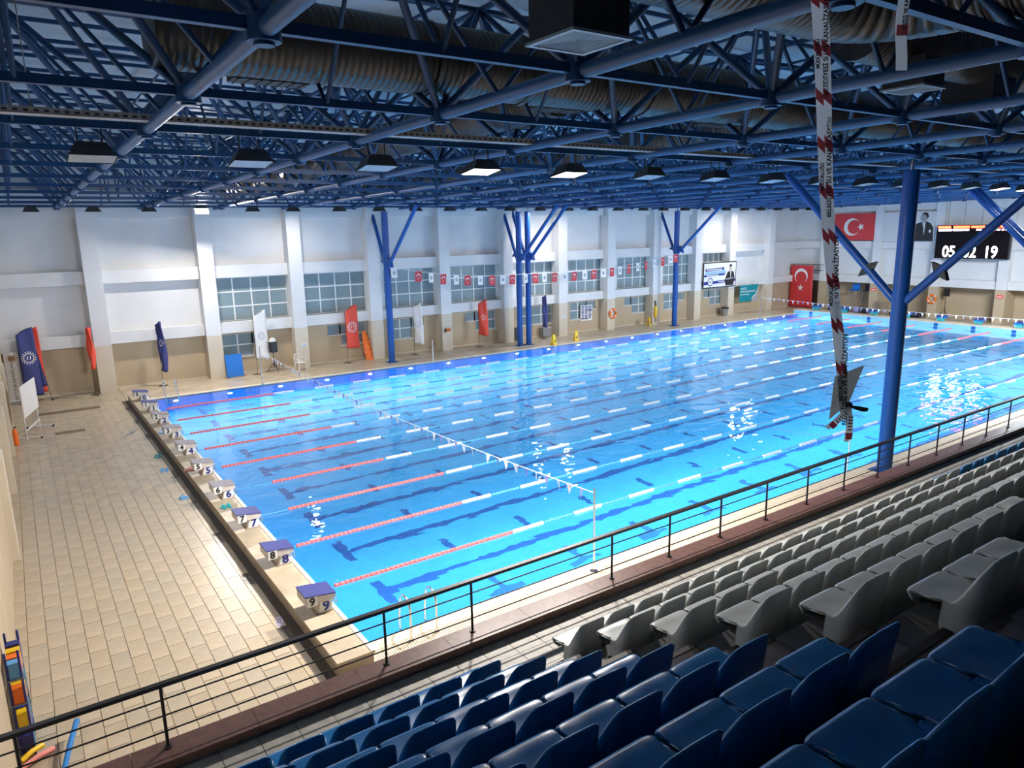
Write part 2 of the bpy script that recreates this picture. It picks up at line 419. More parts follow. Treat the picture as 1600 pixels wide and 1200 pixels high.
# ---- left wall
wl = thing('wall_left', (XL, 8, 0), 'tan left wall beside the start deck', 'wall', kind='structure')
MB().mat(0).box(XL-.3, XL, -16, YB+.4, 2.6, 12.3).mat(1).box(XL-.3, XL, -15, YB+.4, 0, 2.6).build('wall_body', [WHITE, TAN], wl)
for y in (8.5, 14, 18.5, 23):
    MB().box(XL, XL+.14, y-.3, y+.3, 0, 2.6).build('pilaster', PILTAN, wl)

# ---- roof sheet
ce = thing('ceiling', (25, 8, 12), 'pale ribbed roof sheet above the blue frame', 'ceiling', kind='structure')
def rz(y, dz=0): return ROOF0(y)+dz
b = MB(); b.add([(XL-.5, -16, rz(-16, 2.75)), (XR+2, -16, rz(-16, 2.75)), (XR+2, YB+.6, rz(YB+.6, 2.75)), (XL-.5, YB+.6, rz(YB+.6, 2.75)),
                 (XL-.5, -16, rz(-16, 2.9)), (XR+2, -16, rz(-16, 2.9)), (XR+2, YB+.6, rz(YB+.6, 2.9)), (XL-.5, YB+.6, rz(YB+.6, 2.9))],
                [(0, 3, 2, 1), (4, 5, 6, 7), (0, 1, 5, 4), (1, 2, 6, 5), (2, 3, 7, 6), (3, 0, 4, 7)])
b.build('roof_deck', ROOF, ce)

# ================================================================== ROOF FRAME
GX = [-5.95+3.47*i for i in range(18)]           # bottom nodes, spacing of the real frame
GY = [-4.85-3.16*3+3.16*j for j in range(15)]
GY = [y for y in GY if y < 28.2]
sf = thing('space_frame', (25, 8, 9), 'blue painted steel space frame carrying the roof', 'roof frame')
DZ = 2.05
for x in GX:
    b = MB(); b.tube((x, GY[0]-1, rz(GY[0]-1)), (x, 28.2, rz(28.2)), .085, 10); b.build('bottom_tube', BLUEL, sf)
for y in GY:
    MB().box(GX[0], GX[-1], y-.045, y+.045, rz(y, -.02), rz(y, .085)).build('cross_chord', BLUED, sf)
MB().box(XL, XR-.3, 25.77, 25.83, rz(25.8, -.03), rz(25.8, .03)).build('lamp_rail', BLUED, sf)
TX = [x+1.735 for x in GX[:-1]]; TY = [y+1.58 for y in GY[:-1]]
for x in TX: MB().tube((x, TY[0]-1, rz(TY[0]-1, DZ)), (x, 28.2, rz(28.2, DZ)), .05, 6).build('top_tube', BLUED, sf)
for y in TY: MB().tube((TX[0]-1, y, rz(y, DZ)), (TX[-1]+1, y, rz(y, DZ)), .05, 6).build('top_tube', BLUED, sf)
yy = GY[0]
while yy < 28.3:
    MB().box(XL, XR, yy-.03, yy+.03, rz(yy, 2.54), rz(yy, 2.62)).build('purlin', BLUED, sf); yy += 1.58
for x in TX:
    MB().tube((x, -13, rz(-13, 2.5)), (x, 28.2, rz(28.2, 2.5)), .035, 6).build('rafter', BLUED, sf)
diag = []
for i, x in enumerate(GX):
    for j, y in enumerate(GY):
        for tx in (x-1.735, x+1.735):
            for ty in (y-1.58, y+1.58):
                if tx < TX[0]-.1 or tx > TX[-1]+.1 or ty < TY[0]-.1 or ty > TY[-1]+.1: continue
                mid = Vector(((x+tx)/2, (y+ty)/2, rz(y, 1)))
                diag.append(((mid-Vector(CAM)).length, (x, y, rz(y, .02)), (tx, ty, rz(ty, DZ)), in_view(mid, 150)))
diag.sort(key=lambda d: (not d[3], d[0]))
un = MB().tube((0, 0, 0), (0, 0, 1), .055, 7).mesh('diagonal', BLUED)
lat = MB()
for q, (dd, a, c, vis) in enumerate(diag):
    if q < 299 and vis:
        A, C = Vector(a), Vector(c); o = link('diagonal', un, sf, A-sf.location, (C-A).to_track_quat('Z', 'Y').to_euler()); o.scale = (1, 1, (C-A).length)
    else: lat.tube(a, c, .05, 5, cap=False)
tag(lat.build('diagonal_lattice', BLUED, sf), kind='stuff')
nd = MB(); nd.tube((0, 0, -.10), (0, 0, .13), .15, 10).tube((0, 0, -.13), (0, 0, -.10), .09, 10); ndm = nd.mesh('node', BLUED)
nl = sorted([(math.hypot(x-CAM[0], y-CAM[1]), x, y) for x in GX for y in GY if in_view((x, y, 9), 100)])[:290]
for d, x, y in nl: link('node', ndm, sf, Vector((x, y, rz(y)))-sf.location)

# secondary thinner bracing seen between the layers
sb = MB()
for x in TX:
    for j in range(len(TY)-1):
        y0, y1 = TY[j], TY[j+1]
        sb.tube((x, y0, rz(y0, DZ)), (x+1.735, (y0+y1)/2, rz(y0, 2.45)), .026, 5, cap=False).tube((x, y0, rz(y0, DZ)), (x-1.735, (y0+y1)/2, rz(y0, 2.45)), .026, 5, cap=False)
        sb.tube((x, y0, rz(y0, DZ)), (x, (y0+y1)/2, rz(y0, 2.45)), .024, 5, cap=False)
tag(sb.build('purlin_brace', BLUED, sf), kind='stuff')
wb_ = MB()
for x in GX:
    for y in TY:
        for dx in (-1.735, 1.735):
            if TX[0]-.1 < x+dx < TX[-1]+.1: wb_.tube((x, y, rz(y)), (x+dx, y, rz(y, DZ)), .036, 5, cap=False)
for y in GY:
    for x in TX:
        for dy in (-1.58, 1.58):
            if TY[0]-.1 < y+dy < TY[-1]+.1: wb_.tube((x, y, rz(y)), (x, y+dy, rz(y+dy, DZ)), .03, 5, cap=False)
tag(wb_.build('web_member', BLUED, sf), kind='stuff')

# ================================================================== COLUMNS
def column(x, y, r, ztop, lab, near=False):
    t = thing('column', (x, y, 0), lab, 'column', 'blue steel columns with raking braces')
    MB().tube((x, y, 0), (x, y, ztop-.25), r, 20).build('shaft', BLUE, t)
    MB().tube((x, y, ztop-.25), (x, y, ztop+.05), r*.22, 10).build('head_pin', STEEL, t)
    MB().box(x-r*1.5, x+r*1.5, y-r*1.5, y+r*1.5, 0, .025).build('base_plate', BLUE, t)
    zb = 5.2 if near else 5.45
    for sg, ln in ((-1, 4.0), (1, 4.0 if near else 1.75)):
        ye = y+sg*ln; ze = ROOF0(ye)-.05
        if not near and sg > 0: zb2, = (5.45,)
        A = Vector((x, y+sg*r*.7, zb)); B = Vector((x, ye, ze))
        bo = MB().tube(A, B, .12 if near else .105, 12).build('brace', BLUE, t)
        d = (B-A).normalized(); p = A+d*(1.25 if near else .45)
        n = d.cross(Vector((1, 0, 0))).normalized(); fl_ = MB()
        for s2 in (-1, 1):
            tri = [p+n*s2*.08-d*.12, p+n*s2*.08+d*.12, p+n*s2*.34+d*.02*s2]
            fl_.add([q_+Vector((dx, 0, 0)) for dx in (-.09, .09) for q_ in tri], [(0, 1, 2), (5, 4, 3), (0, 3, 4, 1), (1, 4, 5, 2), (2, 5, 3, 0)])
        fl_.build('flange', BLACK if near else BLUE, bo)
    return t
column(13.05, 26.5, .19, ROOF0(26.5), 'blue column on the far deck nearest the start end')
column(22.2, 26.5, .18, ROOF0(26.5), 'left one of the two paired blue columns on the far deck')
column(22.9, 26.5, .18, ROOF0(26.5), 'right one of the two paired blue columns on the far deck')
column(36.6, 26.5, .20, ROOF0(26.5), 'blue column on the far deck farthest from the start end')
column(16.7, -.6, .22, ROOF0(-.6), 'thick dark blue column beside the railing in the foreground', True)
column(28.7, -.6, .2, ROOF0(-.6), 'left one of the paired columns beyond the right edge, braces showing', True)
column(29.35, -.6, .2, ROOF0(-.6), 'right one of the paired columns beyond the right edge, braces showing', True)

# ================================================================== DUCTS
def duct(name, pts, r, lab, cap=True, ribs=.11, seams=()):
    t = thing(name, pts[0], lab, 'duct', 'spiral ventilation ducts')
    P = []; rad = []
    for a, b_ in zip(pts[:-1], pts[1:]):
        A, B = Vector(a), Vector(b_); L = (B-A).length; n = max(2, int(L/ribs))
        n = max(1, int(L/.10))
        for i in range(n):
            for f_, dr in ((0, 0), (.84, 0), (.88, -.022), (.96, -.022)): P.append(A+(B-A)*((i+f_)/n)); rad.append(r+dr*.3)
    P.append(Vector(pts[-1])); rad.append(r)
    MB().path(P, rad, 20).build('duct_shell', DUCT, t)
    return t
def grille(t, c, sx, sy, sz, ax, tilt=0):
    x, y, z = c
    g = MB().box(x-sx/2, x+sx/2, y-sy/2, y+sy/2, z-sz/2, z+sz/2).build('side_grille', DUCTD, t)
    fr = MB()
    n = 7
    for i in range(n):
        q = -sx/2+sx*(i+.5)/n
        if ax == 'x': fr.box(x+q-.01, x+q+.01, y-sy/2-.012, y+sy/2+.012, z-sz/2-.012, z+sz/2+.012)
    for i in range(n):
        q = -sy/2+sy*(i+.5)/n
        if ax == 'y': fr.box(x-sx/2-.012, x+sx/2+.012, y+q-.01, y+q+.01, z-sz/2-.012, z+sz/2+.012)
    fr.build('louvre', DUCTD, g)
d1 = duct('spiral_duct', [(-2.8, -1.45, 9.92), (46, -1.45, 9.92)], .5, 'long dark spiral duct running the length of the roof')
for x in (-1.35, 3.5, 7.6, 12.5, 17.5): grille(d1, (x, -1.25, 9.48), 1.0, .34, .14, 'x')
for x in (.9, 2.55, 5.2): MB().tube((x, -1.45, 9.92), (x+.05, -1.45, 9.92), .525, 20).build('joint_band', DUCT, d1)
d2 = duct('spiral_duct', [(-.3, -6.25, 9.95), (3.4, -6.25, 9.95)]+[(3.4+1.0*math.sin(R(90*i/8)), -7.25+1.0*math.cos(R(90*i/8)), 9.95) for i in range(1, 9)]+[(4.4, -14, 9.95)], .46, 'spiral duct bending toward the stands at the top of view')
for k in range(14): 
    y = -7.3-k*.28
    MB().tube((4.4, y, 9.95), (4.4, y-.02, 9.95), .482, 20).build('joint_band', DUCTD, d2)
d3 = duct('spiral_duct', [(4.45, -.1, 9.98), (4.45, 25, 9.55)], .46, 'spiral duct crossing the hall toward the far wall')
for y in (1.2, 5.6, 10.5, 15.5): grille(d3, (4.72, y, 9.63-(y*.017)), .3, 1.1, .16, 'y')
d4 = duct('spiral_duct', [(11.6, -.1, 9.98), (11.6, 25, 9.55)], .46, 'middle of the spiral ducts crossing above the pool')
for y in (3.2, 8.6, 14): grille(d4, (11.85, y, 9.63-(y*.017)), .3, 1.1, .16, 'y')
d5 = duct('spiral_duct', [(5.2, -5.6, 10.0), (40, -5.6, 10.0)], .42, 'spiral duct above the stands beyond the square diffusers')
def diffuser(cx, cy, s, z, h, lab):
    t = thing('air_diffuser', (cx, cy, z), lab, 'diffuser', 'square ceiling diffusers')
    MB().box(cx-s*.46, cx+s*.46, cy-s*.46, cy+s*.46, z+.015, z+h).build('plenum_box', DARK, t)
    g = MB(); 
    def ring(a, w_, z0, z1): g.box(cx-a, cx+a, cy-a, cy-a+w_, z0, z1).box(cx-a, cx+a, cy+a-w_, cy+a, z0, z1).box(cx-a, cx-a+w_, cy-a+w_, cy+a-w_, z0, z1).box(cx+a-w_, cx+a, cy-a+w_, cy+a-w_, z0, z1)
    ring(s/2, .05, z-.01, z+.015); g.build('grille_frame', GLASSOFF, t)
    for i in range(8):
        g = MB(); a = s*.42*(1-i/8.3); w_ = .016; ring(a, w_, z-.004+i*.002, z+.012); g.build('louvre', GLASSOFF, t)
diffuser(0, -6.05, .70, 9.1, .62, 'large square ceiling diffuser hanging nearest the camera')
diffuser(6.35, -5.8, .62, 9.28, .4, 'square ceiling diffuser beside the short hanging tape')
diffuser(9.0, -5.5, .85, 9.28, .5, 'square ceiling diffuser at the upper right edge')
tr = thing('cable_tray', (-5, .75, 9.1), 'long perforated zinc cable tray under the roof frame', 'cable tray')
MB().box(XL, 50, .62, .88, 9.10, 9.11).box(XL, 50, .62, .63, 9.10, 9.19).box(XL, 50, .87, .88, 9.10, 9.19).build('tray_channel', TRAY, tr)
pr = MB()
for i in range(260): pr.box(XL+.1+i*.12, XL+.16+i*.12, .612, .6199, 9.125, 9.155)
tag(pr.build('perforation', DARK, tr), kind='stuff')
for i in range(14): MB().tube((-4+3.47*i, .75, 9.11), (-4+3.47*i, .75, ROOF0(.75)+DZ), .008, 5).build('hanger_rod', TRAY, tr)

# ================================================================== LAMPS
def floodlight(x, y, z, lit, aim, s, lab, grp, power, col, laim=None):
    t = thing('floodlight', (x, y, z), lab, 'lamp', grp)
    q = Vector(aim).to_track_quat('-Z', 'Y').to_matrix()
    def W(p): v_ = q @ Vector(p); return (x+v_.x, y+v_.y, z+v_.z)
    a, b_, h = s/2, s*.30, s*.33
    vs = [W(p) for p in ((-a, -a*.8, 0), (a, -a*.8, 0), (a, a*.8, 0), (-a, a*.8, 0), (-b_, -b_, h), (b_, -b_, h), (b_, b_, h), (-b_, b_, h))]
    MB().add(vs, [(4, 5, 6, 7), (0, 1, 5, 4), (1, 2, 6, 5), (2, 3, 7, 6), (3, 0, 4, 7)]).build('housing', DARK, t)
    vs = [W(p) for p in ((-a*.94, -a*.74, .006), (a*.94, -a*.74, .006), (a*.94, a*.74, .006), (-a*.94, a*.74, .006), (-a*.94, -a*.74, .03), (a*.94, -a*.74, .03), (a*.94, a*.74, .03), (-a*.94, a*.74, .03))]
    MB().add(vs, [(0, 3, 2, 1), (4, 5, 6, 7), (0, 1, 5, 4), (1, 2, 6, 5), (2, 3, 7, 6), (3, 0, 4, 7)]).build('glass', LIT if lit else GLASSOFF, t)
    for sx in (-1, 1): MB().tube((x+sx*s*.25, y, z+h*.8), (x+sx*s*.25, y, ROOF0(y)), .012, 6).build('hanger', BLACK, t)
    if power:
        la = Vector(laim or aim); arealight(t, Vector(aim).normalized()*.04, la, s*.7, power, col)
    return t
NEARX = [-3.28, -.94, 1.38, 3.68, 6.01, 8.47, 10.85, 13.25, 15.6, 17.95, 20.3, 22.6, 25.0, 27.4, 29.7, 32.0, 34.4, 36.8, 39.2, 41.6, 44]
LITN = (3, 4, 13, 14, 16, 17, 18, 19)  # last four hang out of view, lit as added light for the hall
for i, x in enumerate(NEARX):
    lit = i in LITN
    floodlight(x, 1.46, 8.60, lit, (0, -.14, -1), .66, ('lit ' if lit else 'unlit ')+'floodlight hung over the near lanes, %s from the left' % ORD[i+1], 'floodlights over the near lanes', (20 if i in (13, 14) else 1650 if i < 6 else LAMP_NEAR) if lit else 0, COOL if i > 5 else WARM, (0, .26, -1))
FARX = [-3.48, -1.18, 1.05, 3.33, 5.7, 7.72, 10.17, 12.45, 14.69, 16.88, 19.03, 21.1, 23.4, 25.68, 27.75, 30.04, 32.4, 34.4, 36.6, 38.9, 41.2, 43.4, 45.5, 47.57, 49.8, 52]
LITF = {3: (-.15, -.50, -.85)}
for i, x in enumerate(FARX):
    a = LITF.get(i, (0, .05, -1)); on = i in (3, 5, 12, 13, 21, 22)
    floodlight(x, 25.8, 8.54, on, a, .62, 'floodlight along the far wall under the roof, %s from the left' % ORD[i+1], 'floodlights along the far wall', (700 if i == 3 else LAMP_FAR) if on else 0, WARM, None if i == 3 else (0, -.02, -1))
#@@PART2
# ================================================================== GRANDSTAND
SZ, RISE, RUN, YF = 2.13, .48, .82, -4.27          # aisle level, tier rise and depth
st = thing('grandstand', (10, -6, 0), 'stepped concrete spectator stand along the near side', 'grandstand', kind='structure')
XS0, XS1 = XL, 34.0
NR = 9
TB = lambda k: -5.75-RUN*(k-1)                     # back edge of tier k
MB().box(XS0, XS1, TB(1), -4.0, 0, SZ-.03).build('stand_front', CONC, st)
for k in range(2, NR+1):
    MB().box(XS0, XS1, TB(k), TB(k-1), 0, SZ+RISE*(k-1)).build('tier', CONC, st)
MB().box(XS0, XS1, -16, TB(NR), 0, SZ+RISE*(NR-1)).build('tier', CONC, st)
# parapet slabs
px_ = XS0
while px_ < XS1:
    MB().box(px_, min(px_+1.21, XS1), -4.29, -3.93, SZ+.05, SZ+.14).build('parapet_slab', PARAP, st); px_ += 1.215
MB().box(XS0, XS1, -4.25, -3.98, SZ-.03, SZ+.05).build('parapet_wall', CONC, st)
# aisle tiles
tq = .40; ac = []
for i in range(int((XS1-XS0)/tq)+1):
    for j in range(4):
        y1 = -4.26-j*tq; y0 = max(y1-tq+.008, TB(1)); x0 = XS0+i*tq
        if x0 < XS1 and y1-y0 > .05: ac.append((x0, x0+tq-.008, y0, y1, in_view((x0, y1, SZ), 0)))
vis = [c for c in ac if c[4]][:290]; vs_ = set(vis)
am = MB().box(0, 1, 0, 1, -.03, 0).mesh('tile', AISLE)
for c in vis:
    o = link('tile', am, st, Vector((c[0], c[2], SZ+random.uniform(-.002, .001)))-st.location); o.scale = (c[1]-c[0], c[3]-c[2], 1)
rs = MB()
for c in ac:
    if c not in vs_: rs.box(c[0], c[1], c[2], c[3], SZ-.03, SZ)
tag(rs.build('aisle_tiles', AISLE, st), kind='stuff')
# stair between the seat blocks
sx0, sx1 = -.62, .32
for k in range(1, NR):
    for h in (0, 1):
        z1 = SZ+RISE*(k-1)+RISE/2*(h+1) if not h else SZ+RISE*k
        y1 = TB(k)+RUN*.42 if h == 0 else TB(k)+.02
        y0 = TB(k) if h == 0 else TB(k)-.40
        z1 = SZ+RISE*(k-1)+RISE/2 if h == 0 else SZ+RISE*k+.012
        s_ = MB().box(sx0, sx1, y0, y1, SZ+RISE*(k-1)-.02, z1).build('stair_step', STAIR, st)
        MB().box(sx0, sx1, y1-.05, y1+.012, z1-.04, z1+.006).build('nosing', NOSE, s_)

# ---- railing
rl = thing('railing', (0, -4.06, SZ+.14), 'dark metal railing with four bars along the stand front', 'railing')
RT = 3.0; RY = -4.06
MB().box(XS0, XS1, RY-.032, RY+.032, RT-.03, RT+.012).build('handrail', RAILM, rl)
for q in (.19, .37, .55): MB().tube((XS0, RY, SZ+.14+q), (XS1, RY, SZ+.14+q), .009, 6).build('rail_bar', RAILM, rl)
for i in range(-3, 29):
    if i in (-1, 2): continue
    x = -1.38+1.232*i
    if x > XS1 or x < XS0: continue
    p = MB().tube((x, RY, SZ+.14), (x, RY, RT-.03), .017, 8).build('post', RAILM, rl)
    MB().tube((x, RY, SZ+.14), (x, RY, SZ+.155), .042, 10).build('post_foot', RAILM, p)

# ---- seats
def seat_mesh(mt):
    # moulded closed shell: y forward to the pool, back wraps round into low wings
    A_, H, rc, wl_ = .243, .345, .085, .12
    C, hh = [], []
    half = []                                     # from the middle of the back round one corner to the wing tip
    for i in range(4): half.append(((A_-rc)*i/4, 0.0, (A_-rc)*(i/4-1)))
    for i in range(6):
        a = R(90*i/5); half.append((A_-rc+rc*math.sin(a), rc-rc*math.cos(a), rc*a))
    for i in range(1, 7): half.append((A_, rc+wl_*i/6, rc*math.pi/2+wl_*i/6))
    tot = half[-1][2]
    def hgt(l):
        t = min(1, max(0, (l+.012)/.225)); sm = t*t*t*(t*(6*t-15)+10); return H*(1-sm)+.012
    for x, y, l in half[::-1]: C.append((-x, y)); hh.append(hgt(l))
    for x, y, l in half[1:]: C.append((x, y)); hh.append(hgt(l))
    NP = len(C)
    def inset(d): return [(x*(1-d/A_), y+d*(1-.6*abs(x)/A_)) for x, y in C]
    rows = []
    rows.append([(x, y+.01, -.40 if y < .12 else -.40+.33*min(1, (y-.12)/.12)) for x, y in C])
    rows.append([(x, y, -.02) for x, y in C])
    rows.append([(x*(1-.02*(h/H)), y-.05*(h/H)**1.5, h-.008) for (x, y), h in zip(C, hh)])
    rows.append([(x*(1-.02*(h/H)), y-.05*(h/H)**1.5+.006, h) for (x, y), h in zip(inset(.006), hh)])
    rows.append([(x*(1-.02*(h/H)), y-.05*(h/H)**1.5+.012, h-.006) for (x, y), h in zip(inset(.014), hh)])
    rows.append([(x, y, max(.004, h*.28)) for (x, y), h in zip(inset(.03), hh)])
    I = inset(.045); rows.append([(x, y+.02, -.008) for x, y in I])
    F = []
    for i in range(NP):
        u = max(-1, min(1, 1.25*(-1+2*i/(NP-1)))); u = math.copysign(abs(u)**.9, u); F.append((.241*u, .455-.018*abs(u)**10-.10*max(0, abs(-1+2*i/(NP-1))-.8)))
    for v in (.25, .5, .75, .93, 1.0):
        rows.append([(a[0]*(1-v)+f[0]*v, (a[1]+.02)*(1-v)+f[1]*v, -.010-.014*math.sin(math.pi*min(1, v*1.05))*(1-(a[0]/A_)**2)+(.004 if v < 1 else -.006)) for a, f in zip(I, F)])
    rows.append([(f[0]*.995, f[1]+.004, -.030) for f in F]); rows.append([(f[0]*.97, f[1]-.02, -.075) for f in F])
    rows.append([(f[0]*.93, f[1]-.12, -.09) for f in F])
    vs = [p for r_ in rows for p in r_]; fs = []
    for j in range(len(rows)-1):
        for i in range(NP-1): fs.append((j*NP+i, j*NP+i+1, (j+1)*NP+i+1, (j+1)*NP+i))
    # side skirts closing wing end to front lip
    L = len(rows)
    for e in (0, NP-1):
        fs.append([j*NP+e for j in range(1, L-1)][::(1 if e else -1)])
    b_ = MB(); b_.add(vs, fs, True)
    me = b_.mesh('seat_shell', mt)
    return me
SM = {'blue': seat_mesh(SEATB), 'pale grey': seat_mesh(SEATW)}
SBR = MB().box(-.18, .18, .06, .30, -.10, -.03).box(-.15, -.11, .05, .10, -.40, -.08).box(.11, .15, .05, .10, -.40, -.08).mesh('bracket', BLACK)
def add_seat(x, k, colr, lab, grp):
    z = SZ+RISE*(k-1)+.405; y = TB(k)+.19
    t = thing('stadium_seat', (x, y, z), lab, 'seat', grp, rot=(0, 0, R(random.uniform(-.8, .8))))
    link('seat_shell', SM[colr], t); link('bracket', SBR, t)
for k in range(1, 9):
    n = 0
    for i in range(12):
        x = -.90-.4975*i
        if x < XL+.25: break
        if in_view((x, TB(k)+.2, SZ+RISE*(k-1)+.6), 90):
            add_seat(x, k, 'blue', 'blue plastic seat, %s row up, %s left of the stair' % (ORD[k], ORD[i+1]), 'blue seats left of the stair')
    for i in range(60):
        x = .60+.4975*i
        if x > XS1-.5: break
        if in_view((x, TB(k)+.2, SZ+RISE*(k-1)+.6), 70):
            c = 'blue' if (k == 1 and 9.6 < x) or (k == 2 and x > 12.2) else 'pale grey'
            if i >= len(ORD)-1: continue
            add_seat(x, k, c, '%s plastic seat, %s row up, %s right of the stair' % (c, ORD[k], ORD[i+1]), 'seats right of the stair')

# ================================================================== STARTING BLOCKS
NUMW = ['zero', 'one', 'two', 'three', 'four', 'five', 'six', 'seven', 'eight', 'nine']
def block(x, y, num, end):
    s = 1 if not end else -1
    lab = 'starting block with number %s on its plates, near ledge' % NUMW[num] if not end else 'far starting block across the pool from block %s' % NUMW[num]
    t = thing('starting_block', (x, y, .30), lab, 'starting block', 'near starting blocks' if not end else 'far starting blocks', rot=(0, 0, 0 if not end else math.pi))
    # local: +x to the water, z from the ledge
    def B(b, name, m_, par=t): return b.build(name, m_, par, world=False)
    B(MB().prism([(-.52, .24), (-.52, .42), (0.0, .36), (0.06, .34), (.06, .28), (-.05, .24)], (-.26, .26), 'y'), 'body', BLKW if not end else BMAT)
    B(MB().prism([(-.535, .422), (-.53, .445), (.07, .375), (.07, .350), (0, .36)], (-.27, .27), 'y'), 'pad', (PAD if num in (0, 1, 7, 8, 9) else PADG) if not end else NAVY)
    B(MB().prism([(-.30, 0), (-.24, .26), (.02, .26), (-.04, 0)], (-.22, .22), 'y'), 'pedestal', BLKW if not end else TEALP)
    B(MB().box(-.33, -.01, -.24, .24, 0, .02), 'foot', PLATFS)
    B(MB().path([(.05, -.18, .28), (.10, -.18, .22), (.10, -.18, .10), (.10, .18, .10), (.10, .18, .22), (.05, .18, .28)], .012, 6), 'hand_grip', STEEL)
    if not end:
        p1 = B(MB().box(-.50, -.30, -.272, -.262, .215, .405), 'number_plate', FRAMEW)
        link('digit', text_mesh(str(num), .215, INKB, .002, .009), p1, (-.40, -.2745, .31), (R(90), 0, 0))
        p2 = B(MB().prism([(-.27, .015), (-.23, .25), (.015, .25), (-.03, .015)], (-.232, -.222), 'y'), 'number_plate', FRAMEW)
        link('digit', text_mesh(str(num), .275, INKN if num not in (1,) else INKB, .002, .011), p2, (-.125, -.2345, .13), (R(90), 0, 0))
    else:
        p1 = B(MB().box(-.35, .0, -.232, -.222, .03, .20), 'number_plate', FRAMEW)
for k in range(10):
    block(-.27, 23.75-2.5*k, k, False)
for k in range(10):
    y = 23.75-2.5*k
    if in_view((50.5, y, .5), 120): block(50.55, y, k, True)

# ================================================================== LANE ROPES
for k in range(1, 10):
    y = 25-2.5*k
    t = thing('lane_rope', (0, y, 0), 'floating lane rope between lanes %s and %s' % (NUMW[k-1], NUMW[k]), 'lane rope', 'lane ropes')
    MB().tube((PX0, y, -.012), (PX1, y, -.012), .012, 5).build('cable', FLOATB, t)
    def run(a, b_, m_, nm, r=.048, pitch=.12):
        n = max(1, int((b_-a)/pitch)); P = []; rad = []
        for i in range(n):
            for f, rr in ((0, .55), (.06, 1), (.80, 1), (.86, .55)): P.append((a+(i+f)*pitch, y, -.006)); rad.append(r*rr)
        MB().path(P, rad, 7).build(nm, m_, t)
    gaps = {8: [(0.3, .8)], 7: [(.3, 1.3), (2.2, 2.35), (3.1, 3.5)]}.get(k, [(0.0, .25)])
    cur = .0
    start = {7: .9, 6: 1.2}.get(k, .3)
    run(start, 5.0 if k != 7 else 5.9, FLOATR, 'red_floats')
    x = 5.0 if k != 7 else 5.9; w_ = True
    while x < 44.9:
        e = min(x+1.0, 45.0)
        run(x, e, FLOATW if w_ else FLOATB, 'white_floats' if w_ else 'blue_floats', .054 if w_ else .034); x = e; w_ = not w_
    run(45, 49.6, FLOATR, 'red_floats')

# ================================================================== PENNANT LINES
def tri_line(x, y0, y1, z0, z1, sag, lab, cols, both=True):
    t = thing('backstroke_flag_line', (x, y0, 0), lab, 'flag line', 'backstroke flag lines')
    for yy_ in ((y0, y1) if both else (y0,)):
        MB().tube((x, yy_, 0), (x, yy_, max(z0, z1)+.1), .022, 8).build('pole', STEEL, t)
        MB().tube((x, yy_, 0), (x, yy_, .03), .09, 10).build('pole_socket', STEEL, t)
    f = lambda q: (x, y0+(y1-y0)*q, z0+(z1-z0)*q-sag*4*q*(1-q))
    MB().path([f(i/40) for i in range(41)], .009, 5).build('cord', FWHITE, t)
    n = int(abs(y1-y0)/.42)
    for i in range(1, n):
        q = i/n; c = f(q); b_ = MB(); a = random.uniform(-.5, .5)
        dx, dy = .075*math.sin(a), .075*math.cos(a)
        p = [(c[0]-dx, c[1]-dy, c[2]), (c[0]+dx, c[1]+dy, c[2]), (c[0]+random.uniform(-.05, .05), c[1], c[2]-.24)]
        b_.add(p+[(q_[0]+.004, q_[1], q_[2]) for q_ in p], [(0, 1, 2), (5, 4, 3), (0, 3, 4, 1), (1, 4, 5, 2), (2, 5, 3, 0)])
        b_.build('pennant', cols[i % len(cols)], t)
LILAC = mat('lilac_pennant', (.30, .30, .62), .6)
tri_line(5.2, 25.06, -.35, 1.72, 1.85, .32, 'sagging string of white and blue pennants near the start end', [FWHITE, LILAC, FWHITE, FWHITE, LILAC])
tri_line(45, 25.06, -.35, 1.72, 1.85, .30, 'string of white pennants near the far end', [FWHITE, FWHITE, FWHITE, FWHITE, LILAC])
fs = thing('false_start_rope', (15, -.4, 0), 'thin cord on slim poles stretched above the water', 'rope')
MB().tube((15, -.4, 0), (15, -.4, 1.25), .018, 8).build('pole', FWHITE, fs); MB().tube((15, 25.1, 0), (15, 25.1, 1.25), .018, 8).build('pole', FWHITE, fs)
MB().path([(15, -.4+25.5*i/30, 1.22-.55*4*(i/30)*(1-i/30)) for i in range(31)], .006, 5).build('cord', GREYP, fs)

# ================================================================== LADDERS
def ladder(x, y, sg, lab):
    t = thing('pool_ladder', (x, y, 0), lab, 'ladder', 'pool ladders')
    for dx in (-.27, .27):
        P = [(x+dx, y-sg*.42, 0), (x+dx, y-sg*.42, .45)]
        for i in range(9):
            a = math.pi*i/8; P.append((x+dx, y-sg*(.21+.21*math.cos(a)), .62+.20*math.sin(a)))
        P += [(x+dx, y+sg*.06, .3), (x+dx, y+sg*.06, -1.3)]
        MB().path(P, .021, 8).build('handrail', STEEL, t)
        MB().tube((x+dx, y-sg*.42, 0), (x+dx, y-sg*.42, .012), .05, 10).build('foot_flange', STEEL, t)
    for z in (-.35, -.65, -.95, -1.25): MB().box(x-.27, x+.27, y+sg*.03, y+sg*.10, z-.012, z+.012).build('tread', STEEL, t)
ladder(.95, 0, 1, 'chrome pool ladder on the near edge by the railing')
ladder(.95, 25, -1, 'chrome pool ladder on the far edge beside block 0')

